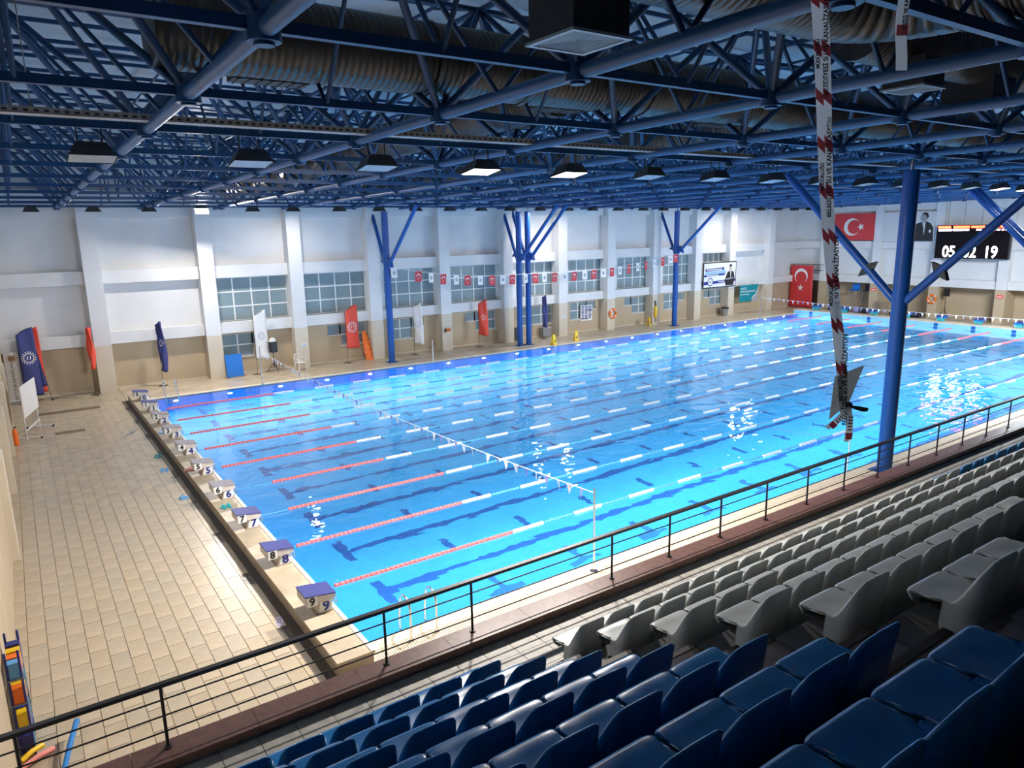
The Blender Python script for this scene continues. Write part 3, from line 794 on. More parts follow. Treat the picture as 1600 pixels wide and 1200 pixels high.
# ================================================================== FLAGS
def crescent(b, cx, cz, r, y, rot=0, off=.25, ri=.8):
    N = 20; o = []; A0 = math.acos(max(-1, min(1, (1+off*off-ri*ri)/(2*off))))
    for i in range(N+1):
        a = A0+(2*math.pi-2*A0)*i/N; o.append((r*math.cos(a), r*math.sin(a)))
    B0 = math.atan2(math.sin(A0), math.cos(A0)-off); ii = []
    for i in range(N+1):
        a = B0+(2*math.pi-2*B0)*i/N; ii.append((r*(off+ri*math.cos(a)), r*ri*math.sin(a)))
    c, s = math.cos(rot), math.sin(rot)
    T = lambda p: (cx+p[0]*c-p[1]*s, y, cz+p[0]*s+p[1]*c)
    vs = [T(p) for p in o]+[T(p) for p in ii]
    b.add(vs, [(i, i+1, N+2+i, N+1+i) for i in range(N)])
def star(b, cx, cz, r, y, rot=0):
    P = []
    for i in range(10):
        a = rot+math.pi/2+i*math.pi/5; rr = r if i % 2 == 0 else r*.40; P.append((cx+rr*math.cos(a), y, cz+rr*math.sin(a)))
    b.add(P+[(cx, y, cz)], [(i, (i+1) % 10, 10) for i in range(10)])
# bunting between the far columns: verts local, facing -Y
def bunt_pts(x):
    if x < 22.5: q = (x-13.2)/(22.3-13.2); return 5.45-(5.45-4.62)*q-.25*math.sin(math.pi*q)*1.0
    q = (x-22.8)/(36.5-22.8); return 4.62+(5.42-4.62)*q-.35*math.sin(math.pi*q)
bt = thing('flag_string', (13.2, 26.3, 5), 'white cord of the flag bunting between the far columns', 'cord')
MB().path([(13.2+23.3*i/60, 26.28, bunt_pts(13.2+23.3*i/60)) for i in range(61)], .016, 5).build('cord', FWHITE, bt)
red_me = MB().box(-.20, .20, -.006, .006, -.60, 0).mesh('cloth', RED); whi_me = MB().box(-.19, .19, -.006, .006, -.56, 0).mesh('cloth', FWHITE)
_b = MB(); crescent(_b, 0, -.26, .12, -.008, R(90-180), .25, .8); star(_b, 0, -.42, .05, -.008); emb_me = _b.mesh('crescent_and_star', FWHITE)
_b = MB(); _b.add([(.10*math.cos(2*math.pi*i/12), -.008, -.28+.12*math.sin(2*math.pi*i/12)) for i in range(12)], [tuple(range(12))]); dot_me = _b.mesh('emblem', INKG)
xs = [14.0, 14.9, 15.72, 16.55, 17.41, 18.21, 19.12, 19.97, 20.78, 21.51, 22.55, 23.3, 24.04, 24.9, 25.75, 26.57, 27.47, 28.3, 29.14, 29.95, 30.69, 31.55, 32.42, 33.25, 34.08, 34.93, 35.74, 36.3]
xs = [13.35]+xs[1:]; nr_ = nw_ = 0
for i, x in enumerate(xs):
    rd = i % 2 == 1
    if rd: nr_ += 1
    else: nw_ += 1
    t = thing('bunting_flag', (x, 26.26, bunt_pts(x)-.005), ('small red flag with crescent on the bunting, %s from left' if rd else 'small white flag with dark emblem on the bunting, %s from left') % ORD[nr_ if rd else nw_], 'flag', 'bunting flags', rot=(R(random.uniform(-6, 6)), 0, R(random.uniform(-22, 22))))
    link('cloth', red_me if rd else whi_me, t); link('crescent_and_star' if rd else 'emblem', emb_me if rd else dot_me, t)

# feather flags
def feather(x, y, h, wd, m_, ang, lab, z0=.75, emblem=None, slack=0.0):
    t = thing('feather_flag', (x, y, 0), lab, 'flag', 'feather flags', rot=(0, 0, ang))
    def B(b, n, mm_, p=t): return b.build(n, mm_, p, world=False)
    B(MB().box(-.28, .28, -.02, .02, 0, .025).box(-.02, .02, -.25, .25, 0, .025), 'cross_base', BLACK)
    top = lambda u: h-.42*wd*(1-u)**1.6
    pole = [(0, 0, .02), (0, 0, h*.5), (0, 0, top(0)-.02)]+[(.01+wd*u, 0, top(u)) for u in (.3, .6, .85)]
    B(MB().path(pole, .012, 6), 'pole', BLACK)
    n = 18; vs = []; c = 6
    for i in range(n+1):
        q = i/n
        for k in range(c+1):
            u = k/c; z = z0+(top(u)-z0)*q-.06*wd*u*(1-q)
            vs.append((.012+wd*u*(1-.10*q), .03*math.sin(5*q+6*u)*(1+slack*3)+slack*.12*math.sin(14*u), z))
    N = len(vs)
    fsx = [(i*(c+1)+k, i*(c+1)+k+1, (i+1)*(c+1)+k+1, (i+1)*(c+1)+k) for i in range(n) for k in range(c)]
    b = MB(); b.add(vs, fsx, True)
    sail = B(b, 'sail', m_); md = sail.modifiers.new('thick', 'SOLIDIFY'); md.thickness = .006; md.offset = 0
    if emblem:
        zc, r = emblem; e = MB()
        ring = lambda r0, r1: e.add([(wd*.5+rr*math.cos(2*math.pi*i/24), 0, zc+rr*math.sin(2*math.pi*i/24)) for rr in (r0, r1) for i in range(24)], [(i, (i+1) % 24, 24+(i+1) % 24, 24+i) for i in range(24)])
        for i in range(16):
            a = 2*math.pi*i/16; d = (math.cos(a), math.sin(a)); p = (-d[1], d[0])
            e.add([(wd*.5+d[0]*q1+p[0]*q2, 0, zc+d[1]*q1+p[1]*q2) for q1, q2 in ((r*.80, -r*.07), (r, -r*.07), (r, r*.07), (r*.80, r*.07))], [(0, 1, 2, 3)])
        ring(r*.62, r*.72)
        e.add([(wd*.5+dx_*r, 0, zc+dz_*r) for dx_, dz_ in ((-.30, -.25), (-.18, -.25), (-.10, .3), (-.22, .3))], [(0, 1, 2, 3)])
        e.add([(wd*.5+dx_*r, 0, zc+dz_*r) for dx_, dz_ in ((.08, -.25), (.20, -.25), (.34, .3), (.22, .3))], [(0, 1, 2, 3)])
        mk_ = FWHITE if m_ not in (FWHITE,) else INKG
        for sgn in (-1, 1):
            e2 = MB(); e2.v = [(a, sgn*.075, c_) for a, _, c_ in e.v]; e2.f = [list(f) for f in e.f]; e2.mi = list(e.mi); e2.smooth = list(e.smooth)
            em = B(e2, 'round_emblem', mk_, sail)
            sh = em.modifiers.new('snap', 'SHRINKWRAP'); sh.target = sail; sh.wrap_method = 'PROJECT'; sh.use_project_y = True
            sh.use_project_x = False; sh.use_project_z = False; sh.use_negative_direction = True; sh.use_positive_direction = True; sh.offset = .006
    return t
feather(-4.75, 27.7, 3.5, .74, NAVY, R(8), 'wide navy feather flag with white round emblem in the left corner', .35, (2.1, .30))
feather(-4.35, 28.2, 3.45, .5, CORAL, R(2), 'coral feather flag half hidden behind the wide navy one', .4, None)
fl3 = feather(-3.72, 28.0, 3.4, .40, NAVY, R(186), 'slim leaning navy feather flag right of the wide navy one', .7, (2.2, .17)); fl3.rotation_euler = (0, R(8), R(184))
feather(-1.95, 27.8, 3.3, .22, CORAL, R(-70), 'narrow folded coral feather flag beside the first pilaster', 1.3, None, .6)
feather(1.08, 28.05, 3.3, .40, NAVY, R(-62), 'narrow folded navy feather flag between the first two pilasters', .75, (2.2, .16), .6)
feather(5.75, 27.9, 3.45, .80, FWHITE, R(12), 'white feather flag beside the blue board', .85, (2.05, .22))
feather(10.95, 28.0, 3.35, .85, CORAL, R(8), 'wide coral feather flag with white round emblem', .85, (2.05, .34))
feather(15.25, 27.9, 3.2, .62, FWHITE, R(-52), 'slim white feather flag right of the first far column', .7, (1.9, .2), .3)
feather(19.95, 27.95, 3.05, .62, CORAL, R(-50), 'coral feather flag left of the paired columns', .75, (1.9, .2), .5)
feather(25.1, 27.9, 3.0, .30, NAVY, R(-60), 'furled navy feather flag right of the paired columns', .8, None, .9)

# roll-up banner in the corner
rb = thing('rollup_banner', (-5.05, 28.3, 0), 'tall pale roll-up banner with brown sun mark in the corner', 'banner', rot=(0, 0, R(12)))
MB().box(-.3, .3, -.01, .01, .05, 2.35).build('banner_sheet', FWHITE, rb, world=False); MB().box(-.32, .32, -.06, .06, 0, .06).build('base', GREYP, rb, world=False)
b = MB(); BRN = mat('brown_print', (.28, .15, .07), .6)
b.add([(.14*math.cos(2*math.pi*i/20), -.013, 2.62+.14*math.sin(2*math.pi*i/20)) for i in range(20)], [tuple(range(20))])
for i in range(16):
    a = 2*math.pi*i/16; d = (math.cos(a), math.sin(a)); p = (-d[1]*.025, d[0]*.025)
    b.add([(d[0]*.17+p[0], -.013, 2.62+d[1]*.17+p[1]), (d[0]*.17-p[0], -.013, 2.62+d[1]*.17-p[1]), (d[0]*.23, -.013, 2.62+d[1]*.23)], [(0, 1, 2)])
b.v = [(x, y, z-.55) for x, y, z in b.v]
b.build('sun_mark', BRN, rb, world=False)
link('lettering', text_mesh('AFYONKARAHİSAR', .20, INKB, .002), rb, (-.02, -.014, 1.0), (R(90), R(-90), 0))

# ================================================================== THINGS ON THE FAR DECK
t = thing('foam_board', (4.55, 28.05, 0), 'bright blue square foam board leaning on the second pilaster', 'board')
MB().add([(4.15, 27.75, .06), (5.0, 27.75, .06), (5.0, 27.85, .06), (4.15, 27.85, .06), (4.15, 27.93, 1.22), (5.0, 27.93, 1.22), (5.0, 28.03, 1.22), (4.15, 28.03, 1.22)], [(0, 1, 2, 3)[::-1], (4, 5, 6, 7), (0, 1, 5, 4), (1, 2, 6, 5), (2, 3, 7, 6), (3, 0, 4, 7)]).build('board', BMAT, t)
MB().box(4.3, 4.85, 27.75, 28.1, 0, .06).build('stand', GREYP, t)
def pa_speaker(x, y, h, lab, ang=0, cover=False):
    t = thing('loudspeaker', (x, y, 0), lab, 'speaker', 'loudspeakers on tripods', rot=(0, 0, ang))
    B = lambda b, n, m_, p=t: b.build(n, m_, p, world=False)
    for k in range(3):
        a = 2*math.pi*k/3+.5; B(MB().tube((0, 0, h*.48), (.42*math.cos(a), .42*math.sin(a), 0.0), .016, 6), 'leg', BLACK)
    B(MB().tube((0, 0, .25), (0, 0, h+.05), .02, 8), 'pole', BLACK)
    bo = B(MB().prism([(-.19, -.16), (.19, -.16), (.13, .16), (-.13, .16)], (h, h+.58), 'z'), 'cabinet', BLACK)
    B(MB().box(-.17, .17, -.17, -.161, h+.03, h+.55), 'front_grille', DARK, bo)
    if cover: B(MB().prism([(-.15, h+.58), (.12, h+.58), (.16, h+.68), (.05, h+.80), (-.1, h+.72)], (-.12, .12), 'y'), 'paper_bundle', PAPER)
pa_speaker(6.7, 28.0, 1.1, 'black loudspeaker on tripod beside the white plastic chair', .2, True)
pa_speaker(54.6, 26.9, 1.65, 'black loudspeaker on tripod beside the hanging red flag', 1.2)
pa_speaker(54.7, 15.4, 1.75, 'black loudspeaker on tripod beside the lifebuoy pillar of end wall', 1.2)
t = thing('plastic_chair', (8.0, 27.55, 0), 'white plastic chair standing by the third pilaster', 'chair', rot=(0, 0, R(14)))
B = lambda b, n, m_, p=t: b.build(n, m_, p, world=False)
B(MB().prism([(-.22, -.22), (.22, -.22), (.20, .2), (-.20, .2)], (.42, .45), 'z'), 'seat', FWHITE)
for sx, sy in ((-1, -1), (1, -1), (1, 1), (-1, 1)): B(MB().tube((sx*.19, sy*.19, .42), (sx*.24, sy*.25, 0), .022, 6), 'leg', FWHITE)
B(MB().path([(-.2, .2, .44), (-.23, .24, .75), (-.16, .27, .88), (0, .28, .90), (.16, .27, .88), (.23, .24, .75), (.2, .2, .44)], .022, 6), 'back_frame', FWHITE)
for dx in (-.1, 0, .1): B(MB().tube((dx, .21, .44), (dx, .275, .88), .014, 5), 'back_slat', FWHITE)
for sx in (-1, 1): B(MB().path([(sx*.23, .24, .66), (sx*.25, 0, .66), (sx*.23, -.2, .62), (sx*.2, -.2, .44)], .02, 6), 'armrest', FWHITE)
t = thing('rescue_board', (12.35, 28.2, 0), 'orange spinal rescue board leaning against the wall', 'rescue board')
pts = [(-.22, 0), (.22, 0), (.24, .5), (.22, 1.2), (.14, 1.62), (.05, 1.72), (-.05, 1.72), (-.14, 1.62), (-.22, 1.2), (-.24, .5)]
lean = lambda x, z, d: (12.35+x-.08*z, 28.05+z*.22+d, z)
b = MB(); b.add([lean(x, z, 0) for x, z in pts]+[lean(x, z, .05) for x, z in pts], [tuple(range(10)), tuple(range(10, 20))[::-1]]+[(i, 10+i, 10+(i+1) % 10, (i+1) % 10) for i in range(10)])
b.build('board', ORANGE, t)
hh = MB()
for z in (.25, .55, .85, 1.15, 1.4):
    for sx in (-1, 1):
        hh.add([lean(sx*.17-.02, z, -.004), lean(sx*.17+.02, z, -.004), lean(sx*.17+.02, z+.13, -.004), lean(sx*.17-.02, z+.13, -.004)], [(0, 1, 2, 3)])
hh.build('hand_hold', DARK, t)
def wet_sign(x, y, ang, lab):
    t = thing('wet_floor_sign', (x, y, 0), lab, 'floor sign', 'yellow wet floor signs', rot=(0, 0, ang))
    B = lambda b, n, m_, p=t: b.build(n, m_, p, world=False)
    for s in (-1, 1):
        vs = [(-.15, s*.16, 0), (.15, s*.16, 0), (.09, s*.02, .62), (-.09, s*.02, .62)]
        o = B(MB().add(vs+[(a, b_+s*.018, c) for a, b_, c in vs], [(0, 1, 2, 3), (7, 6, 5, 4), (0, 4, 5, 1), (1, 5, 6, 2), (2, 6, 7, 3), (3, 7, 4, 0)]), 'panel', YELLOW)
        e = MB(); e.add([(-.06, s*.135, .2), (.06, s*.135, .2), (0, s*.10, .40)], [(0, 1, 2)]); e.v = [(a, b_+s*.022, c) for a, b_, c in e.v]; B(e, 'warning_mark', INKB, o)
    B(MB().box(-.10, .10, -.045, .045, .60, .68), 'handle', YELLOW)
wet_sign(23.95, 25.2, R(10), 'yellow wet floor sign at the far pool edge right of the paired columns')
wet_sign(26.2, 25.62, R(-15), 'yellow wet floor sign second along the far pool edge')
wet_sign(35.1, 27.7, R(20), 'yellow wet floor sign standing near the wall before the last far column')
wet_sign(26.6, -.95, R(5), 'yellow wet floor sign on the near deck at the right edge')
t = thing('waste_bin', (44.3, 28.0, 0), 'grey waste bin with black liner below the poster', 'bin')
MB().tube((44.3, 28.0, 0), (44.3, 28.0, .62), .22, 14, .29).build('bin_body', GREYP, t); MB().tube((44.3, 28.0, .60), (44.3, 28.0, .72), .31, 14, .32).build('liner', BLACK, t)
t = thing('equipment_case', (25.7, 28.45, 0), 'grey box standing against the wall behind the furled navy flag', 'box')
MB().box(25.45, 26.15, 28.3, 28.75, .05, .62).build('case_body', GREYP, t); MB().box(25.43, 26.17, 28.28, 28.76, .62, .68).build('case_lid', INKG, t)
t = thing('black_box_speaker', (22.9, 28.4, 0), 'black cabinet on the floor behind the paired columns', 'cabinet')
MB().box(22.85, 23.5, 28.3, 28.75, .04, .85).build('cabinet_body', BLACK, t); MB().box(22.9, 23.45, 28.29, 28.3, .1, .8).build('front_grille', DARK, t)
def lifebuoy(c, axis, lab):
    t = thing('lifebuoy', c, lab, 'lifebuoy', 'orange lifebuoys')
    P = []
    for i in range(28):
        a = 2*math.pi*i/28; P.append((c[0]+.30*math.cos(a), c[1], c[2]+.30*math.sin(a)) if axis == 'y' else (c[0], c[1]+.30*math.cos(a), c[2]+.30*math.sin(a)))
    MB().path(P, .082, 10, True).build('ring', ORANGE, t)
    for q in range(4):
        a = math.pi/4+q*math.pi/2; P = []
        for i in range(5):
            an = a-.13+.26*i/4; P.append((c[0]+.30*math.cos(an), c[1], c[2]+.30*math.sin(an)) if axis == 'y' else (c[0], c[1]+.30*math.cos(an), c[2]+.30*math.sin(an)))
        MB().path(P, .087, 10).build('white_band', FWHITE, t)
lifebuoy((31.6, 27.91, 1.22), 'y', 'orange lifebuoy hung on a pilaster of the long wall')
lifebuoy((54.41, 16.3, 1.5), 'x', 'orange lifebuoy hung on a pillar of the end wall')
t = thing('rescue_can', (36.0, 27.9, .5), 'yellow rescue can hanging on a pilaster by its black strap', 'rescue can')
MB().path([(36.0, 27.88, .55), (36.0, 27.88, .7), (36.0, 27.88, 1.3), (36.0, 27.88, 1.45)], [.05, .11, .11, .05], 10).build('can_body', YELLOW, t)
MB().path([(36.0, 27.88, 1.45), (35.98, 27.9, 1.7), (35.97, 27.95, 1.85)], .05, 6).build('strap', BLACK, t); MB().path([(36.0, 27.88, .55), (36.03, 27.88, .3), (36.0, 27.88, .18)], .03, 6).build('tail_strap', BLACK, t)
t = thing('alarm_horn', (17.65, 27.95, 1.3), 'small orange horn fixed to the pilaster left of the coral flag', 'horn')
MB().tube((17.5, 27.93, 1.3), (17.75, 27.78, 1.33), .05, 8, .10).build('horn_bell', ORANGE, t); MB().box(17.45, 17.55, 27.9, 28.0, 1.18, 1.4).build('horn_base', BLACK, t)
def plaque(x, z, lab, sx=.28, sz=.16):
    t = thing('wall_plaque', (x, 27.99, z), lab, 'sign', 'small blue depth plaques')
    MB().box(x-sx/2, x+sx/2, 27.985, 28.0, z-sz/2, z+sz/2).build('plate', PAPER, t)
    MB().box(x-sx*.4, x+sx*.4, 27.98, 27.9845, z-sz*.38, z-sz*.1).box(x-sx*.2, x+sx*.2, 27.98, 27.9845, z+sz*.0, z+sz*.3).build('blue_print', INKL, t)
plaque(8.45, 1.35, 'small blue and white plaque on the third pilaster'); plaque(27.1, 1.35, 'small blue plaque on the pilaster right of the paired columns')
t = thing('rules_board', (29.75, 28.75, 1.3), 'white notice board with columns of blue lines', 'notice board')
MB().box(29.2, 30.3, 28.74, 28.79, .78, 1.92).build('board', PAPER, t)
b = MB()
for i in range(3):
    for j in range(9): b.box(29.28+i*.34, 29.28+i*.34+.27-(j*7 % 3)*.04, 28.733, 28.739, 1.78-j*.105, 1.84-j*.105)
b.build('printed_lines', INKN, t)

# poster with the suited figure (generic print)
t = thing('wall_poster', (43.3, 27.9, 2.5), 'framed poster of a person in a dark suit with blue text bands', 'poster')
X0, X1, Z0, Z1, YP = 41.4, 45.3, 2.5, 4.42, 27.9
MB().box(X0-.08, X1+.08, YP, YP+.06, Z0-.08, Z1+.08).build('frame', INKB, t)
MB().box(X0, X1, YP-.01, YP, Z0, Z1).build('sheet', PAPER, t)
def flat(poly, nm, m_, d): MB().add([(x, YP-.012-d*.003, z) for x, z in poly], [tuple(range(len(poly)))]).build(nm, m_, t)
flat([(X0+.15, 3.78), (X0+2.45, 3.84), (X0+2.45, 4.05), (X0+.15, 3.99)], 'text_band', INKN, 0)
flat([(X0+.15, 3.52), (X0+2.7, 3.60), (X0+2.7, 3.80), (X0+.15, 3.74)], 'text_band', INKL, 0)
flat([(X0, 3.34), (X0+2.55, 3.42), (X0+2.55, 3.58), (X0, 3.50)], 'text_band', INKN, 1)
flat([(X0, 2.70), (X1, 2.86), (X1, 3.06), (X0, 2.95)], 'lower_band', INKN, 0)
for i, (z, n_) in enumerate(((3.91, 9), (3.44, 7))):
    b = MB()
    for k in range(n_): b.box(X0+.32+k*.21, X0+.32+k*.21+.16, YP-.022, YP-.019, z-.05, z+.05)
    b.build('lettering', PAPER, t)
b = MB()
for k in range(6): b.box(X0+1.75+k*.13, X0+1.85+k*.13, YP-.018, YP-.0165, 2.86, 2.95)
b.build('lettering', PAPER, t)
def disc(cx, cz, r, nm, m_, d, n=20, sx=1): flat([(cx+sx*r*math.cos(2*math.pi*i/n), cz+r*math.sin(2*math.pi*i/n)) for i in range(n)], nm, m_, d)
disc(X0+.78, 2.92, .34, 'seal_ring', INKN, 2); disc(X0+.78, 2.92, .27, 'seal_field', PAPER, 3); disc(X0+.78, 2.92, .12, 'seal_core', INKG, 4)
flat([(X1-1.25, 2.55), (X1-.25, 2.55), (X1-.12, 3.2), (X1-.25, 3.62), (X1-.55, 3.74), (X1-.78, 3.74), (X1-1.05, 3.6), (X1-1.35, 3.0), (X1-1.3, 2.85)], 'suit_print', INKB, 3)
flat([(X1-.72, 3.74), (X1-.56, 3.74), (X1-.62, 3.05)], 'shirt_print', PAPER, 4)
flat([(X1-1.2, 3.0), (X1-.3, 3.1), (X1-.3, 3.2), (X1-1.2, 3.12)], 'sleeve_fold', INKG, 5)
disc(X1-.66, 4.02, .22, 'face_print', SKIN, 4, 18, .72); flat([(X1-.83, 4.08), (X1-.50, 4.08), (X1-.52, 4.24), (X1-.66, 4.29), (X1-.80, 4.24)], 'hair_print', INKB, 5)
flat([(X1-.73, 3.86), (X1-.59, 3.86), (X1-.58, 3.72), (X1-.74, 3.72)], 'neck_print', SKIN, 3)
# teal banner
t = thing('teal_banner', (47.2, 27.95, 1.0), 'teal banner with white lettering and a pale curved corner', 'banner')
YP = 27.92
flat_t = lambda poly, nm, m_, d: MB().add([(x, YP-.012-d*.003, z) for x, z in poly], [tuple(range(len(poly)))]).build(nm, m_, t)
MB().box(46.0, 48.45, YP-.01, YP+.02, 1.02, 2.42).build('sheet', TEAL, t)
for x_ in (46.2, 48.2): MB().box(x_-.03, x_+.03, YP+.015, 28.42, 2.34, 2.40).build('mount_arm', GREYP, t)
arc = [(48.45-.95+.95*math.cos(a)*1.0, 1.02+1.4*(1-math.cos((1-i/12)*1.3))) for i, a in enumerate([math.pi/2*j/12 for j in range(13)])]
flat_t([(48.45, 1.02), (48.45, 2.1), (48.32, 1.75), (48.1, 1.5), (47.75, 1.32), (47.62, 1.2), (47.75, 1.02)], 'pale_corner', INKG, 0)
flat_t([(48.45, 2.1), (48.45, 2.25), (48.25, 1.8), (48.05, 1.56), (47.7, 1.38), (47.55, 1.2), (47.62, 1.2), (47.75, 1.32), (48.1, 1.5), (48.32, 1.75)], 'white_curve', PAPER, 1)
for s_, z, sz in (('GENÇLİK', 2.12, .2), ('VE SPOR BAKANLIĞI', 1.86, .22), ('Spor Müdürlüğü', 1.62, .18)):
    link('lettering', text_mesh(s_, sz, PAPER, .002, 0, 'LEFT'), t, (46.06-t.location.x, YP-.016-t.location.y, z-t.location.z), (R(90), 0, 0))
# large hanging flag on its black bracket
t = thing('hanging_flag', (54.3, 27.6, 3.8), 'large red hanging flag with white crescent and star', 'flag')
n, c = 14, 10; vs = []
FY0, FY1, FZ0, FZ1 = 28.62, 26.35, .05, 3.78
for i in range(n+1):
    q = i/n
    for k in range(c+1):
        u = k/c; vs.append((53.95+.05*math.sin(9*u+2*q)*q, FY0+(FY1-FY0)*u+.12*(q)*(.5-u), FZ1+(FZ0-FZ1)*q))
b = MB(); b.add(vs, [(i*(c+1)+k, (i+1)*(c+1)+k, (i+1)*(c+1)+k+1, i*(c+1)+k+1) for i in range(n) for k in range(c)], True)
cl = b.build('cloth', RED, t); cl.modifiers.new('thick', 'SOLIDIFY').thickness = .01
e = MB(); crescent(e, 0, 0, .66, 0, R(-90), .22, .82); star(e, 0, -1.05, .32, 0)
e.v = [(53.86, 27.45-x_, 2.85+z_) for x_, y_, z_ in e.v]; e.build('crescent_and_star', FWHITE, cl)
fr = thing('lighting_truss', (54.2, 27.4, 3.4), 'black lattice bracket on the end wall holding the hanging flag', 'bracket')
for z in (3.35, 3.85):
    for x in (54.05, 54.45): MB().tube((x, 25.7, z), (x, 28.75, z), .022, 6).build('rail', BLACK, fr)
b = MB()
for i in range(7):
    y = 25.7+i*.5; b.tube((54.05, y, 3.35), (54.05, y+.25, 3.85), .014, 5).tube((54.05, y+.25, 3.85), (54.05, min(y+.5, 28.75), 3.35), .014, 5)
b.build('lacing', BLACK, fr)
for y in (26.0, 28.4): MB().tube((54.05, y, 3.6), (54.9, y, 3.6), .02, 6).build('wall_arm', BLACK, fr)
# wall flag
t = thing('wall_flag', (54.5, 23.2, 6.0), 'wide red flag with white crescent and star high on the end wall', 'flag')
XF = 54.467
MB().box(XF, XF+.03, 21.4, 24.95, 6.0, 8.17).build('cloth', RED, t)
e = MB(); crescent(e, 0, 0, .72, 0, 0, .25, .8); star(e, .78, 0, .33, 0, R(18)); e.v = [(XF-.012, 23.35-x_, 7.08+z_) for x_, y_, z_ in e.v]; e.build('crescent_and_star', FWHITE, t)
# portrait banner (generic)
t = thing('portrait_banner', (54.5, 18.4, 5.9), 'black and white portrait banner of a person in a dark suit', 'banner')
MB().box(XF, XF+.03, 16.6, 20.76, 5.9, 8.2).build('sheet', mat('grey_white_print', (.62, .64, .66), .6), t)
def fp(poly, nm, m_, d): MB().add([(XF-.004-d*.004, 19.87-a, b_) for a, b_ in poly], [tuple(range(len(poly)))]).build(nm, m_, t)
fp([(1.35, 5.92), (1.45, 6.5), (1.62, 7.05), (1.9, 7.3), (2.25, 7.42), (2.62, 7.42), (2.9, 7.28), (3.12, 6.95), (3.18, 5.92)], 'suit_print', INKB, 1)
fp([(2.27, 7.42), (2.52, 7.42), (2.46, 6.4)], 'shirt_print', PAPER, 2); fp([(2.36, 7.38), (2.44, 7.38), (2.43, 6.7), (2.38, 6.7)], 'tie_print', INKG, 3)
fp([(2.2, 7.36), (2.55, 7.36), (2.6, 7.62), (2.22, 7.6)], 'neck_print', INKG, 2)
fp([(2.12, 7.55), (2.10, 7.75), (2.18, 8.0), (2.40, 8.12), (2.62, 8.05), (2.70, 7.8), (2.58, 7.55), (2.35, 7.46)], 'face_print', mat('grey_face_print', (.30, .30, .31), .6), 3)
fp([(2.16, 7.98), (2.40, 8.14), (2.64, 8.06), (2.73, 7.8), (2.62, 7.62), (2.56, 7.85), (2.35, 7.98)], 'hair_print', INKB, 4)
fp([(2.80, 6.75), (2.95, 6.82), (2.98, 6.62), (2.84, 6.55)], 'pocket_square', PAPER, 2)
# scoreboard
t = thing('scoreboard', (54.0, 13.7, 4.65), 'black electronic scoreboard with white digits and red line', 'scoreboard')
SY0, SY1, S0, S1, SX = 16.25, 11.2, 4.66, 7.12, 54.0
MB().box(SX, SX+.35, SY1, SY0, S0, S1).build('cabinet', BLACK, t)
MB().box(SX-.012, SX, SY1+.05, SY0-.05, S0+.06, S1-.06).build('screen', SCREEN, t)
W_ = SY0-SY1
def sp(a0, a1, z0, z1, nm, m_): MB().box(SX-.022, SX-.013, SY0-a1*W_, SY0-a0*W_, z0, z1).build(nm, m_, t)
for a0, a1 in ((.02, .20), (.235, .46), (.48, .58), (.585, .66), (.80, .84), (.86, .93)): sp(a0, a1, 6.90, 7.05, 'red_line', LEDR)
for a0, a1 in ((.03, .22), (.235, .45), (.55, .62), (.75, .80), (.82, .86), (.88, .91), (.93, .96)): sp(a0, a1, 6.70, 6.82, 'small_text_line', LEDW if a0 < .5 else LEDP)
for s_, a in (('05', .205), ('02', .49), ('19', .77)):
    link('digits', text_mesh(s_, 1.18, LEDW, .006, .012, 'CENTER', .80), t, (SX-.025-t.location.x, SY0-a*W_-t.location.y, 5.13-t.location.z), (R(90), 0, R(-90)))
for y_ in (11.5, 16.1): MB().box(SX+.34, SX+.52, y_-.06, y_+.06, 5.6, 6.2).build('wall_bracket', BLACK, t)
for a in (.14, .36, .6): MB().tube((SX+.17, SY0-a*W_, S1), (SX+.17, SY0-a*W_, ROOF0(14)), .02, 6).build('hanger', GREYP, t)
# end wall: small signs, stacked gear
for y, lab in ((21.05, 'small red sign on the end wall pillar nearest the wide flag'), (11.6, 'small red sign on the end wall pillar below the scoreboard')):
    t = thing('red_sign', (54.48, y, 1.95), lab, 'sign', 'small red signs')
    MB().box(54.47, 54.5, y-.22, y+.22, 1.83, 2.07).build('plate', CORAL, t); MB().box(54.464, 54.469, y-.16, y+.16, 1.91, 1.98).build('white_print', PAPER, t)
def polo_goal(x, y, lab, col_):
    t = thing('lifeguard_chair', (x, y, 0), lab, 'lifeguard chair', 'tall chairs by the end wall')
    for sy in (-.4, .4):
        for sx in (-.35, .35): MB().tube((x+sx, y+sy, 0), (x+sx*.6, y+sy*.7, 1.75), .025, 6).build('leg', GREYP, t)
    for z in (.4, .8, 1.2): MB().tube((x-.35+z*.06, y-.4+z*.05, z), (x-.35+z*.06, y+.4-z*.05, z), .018, 6).build('rung', GREYP, t)
    MB().box(x-.3, x+.3, y-.34, y+.34, 1.72, 1.80).build('seat', col_, t); MB().box(x+.22, x+.30, y-.34, y+.34, 1.8, 2.3).build('backrest', col_, t)
polo_goal(55.0, 23.0, 'tall chair with blue seat in the end wall recess', BMAT); polo_goal(55.0, 21.85, 'tall chair with dark seat in the end wall recess', CLOTHD)
def cloth_heap(x, y, lx, ly, h, m_, lab, cat='gear'):
    t = thing('gear_heap', (x, y, 0), lab, cat, 'gear piled by the end wall')
    for i in range(6):
        a = random.uniform(-.5, .5); b = MB(); yy_ = y-ly/2+ly*(i+.5)/6
        b.ball((x+random.uniform(-.2, .2)*lx, yy_, h*.45), h*.5+random.uniform(0, .1), 10, .8); b.build('bundle', m_ if i % 2 else CLOTHD, t)
cloth_heap(53.9, 23.6, .8, 1.6, .45, INKN, 'dark blue bundles heaped under the tall chairs'); cloth_heap(53.9, 21.4, .8, 1.6, .5, LILAC, 'lilac and dark bundles heaped beside the first pillar')
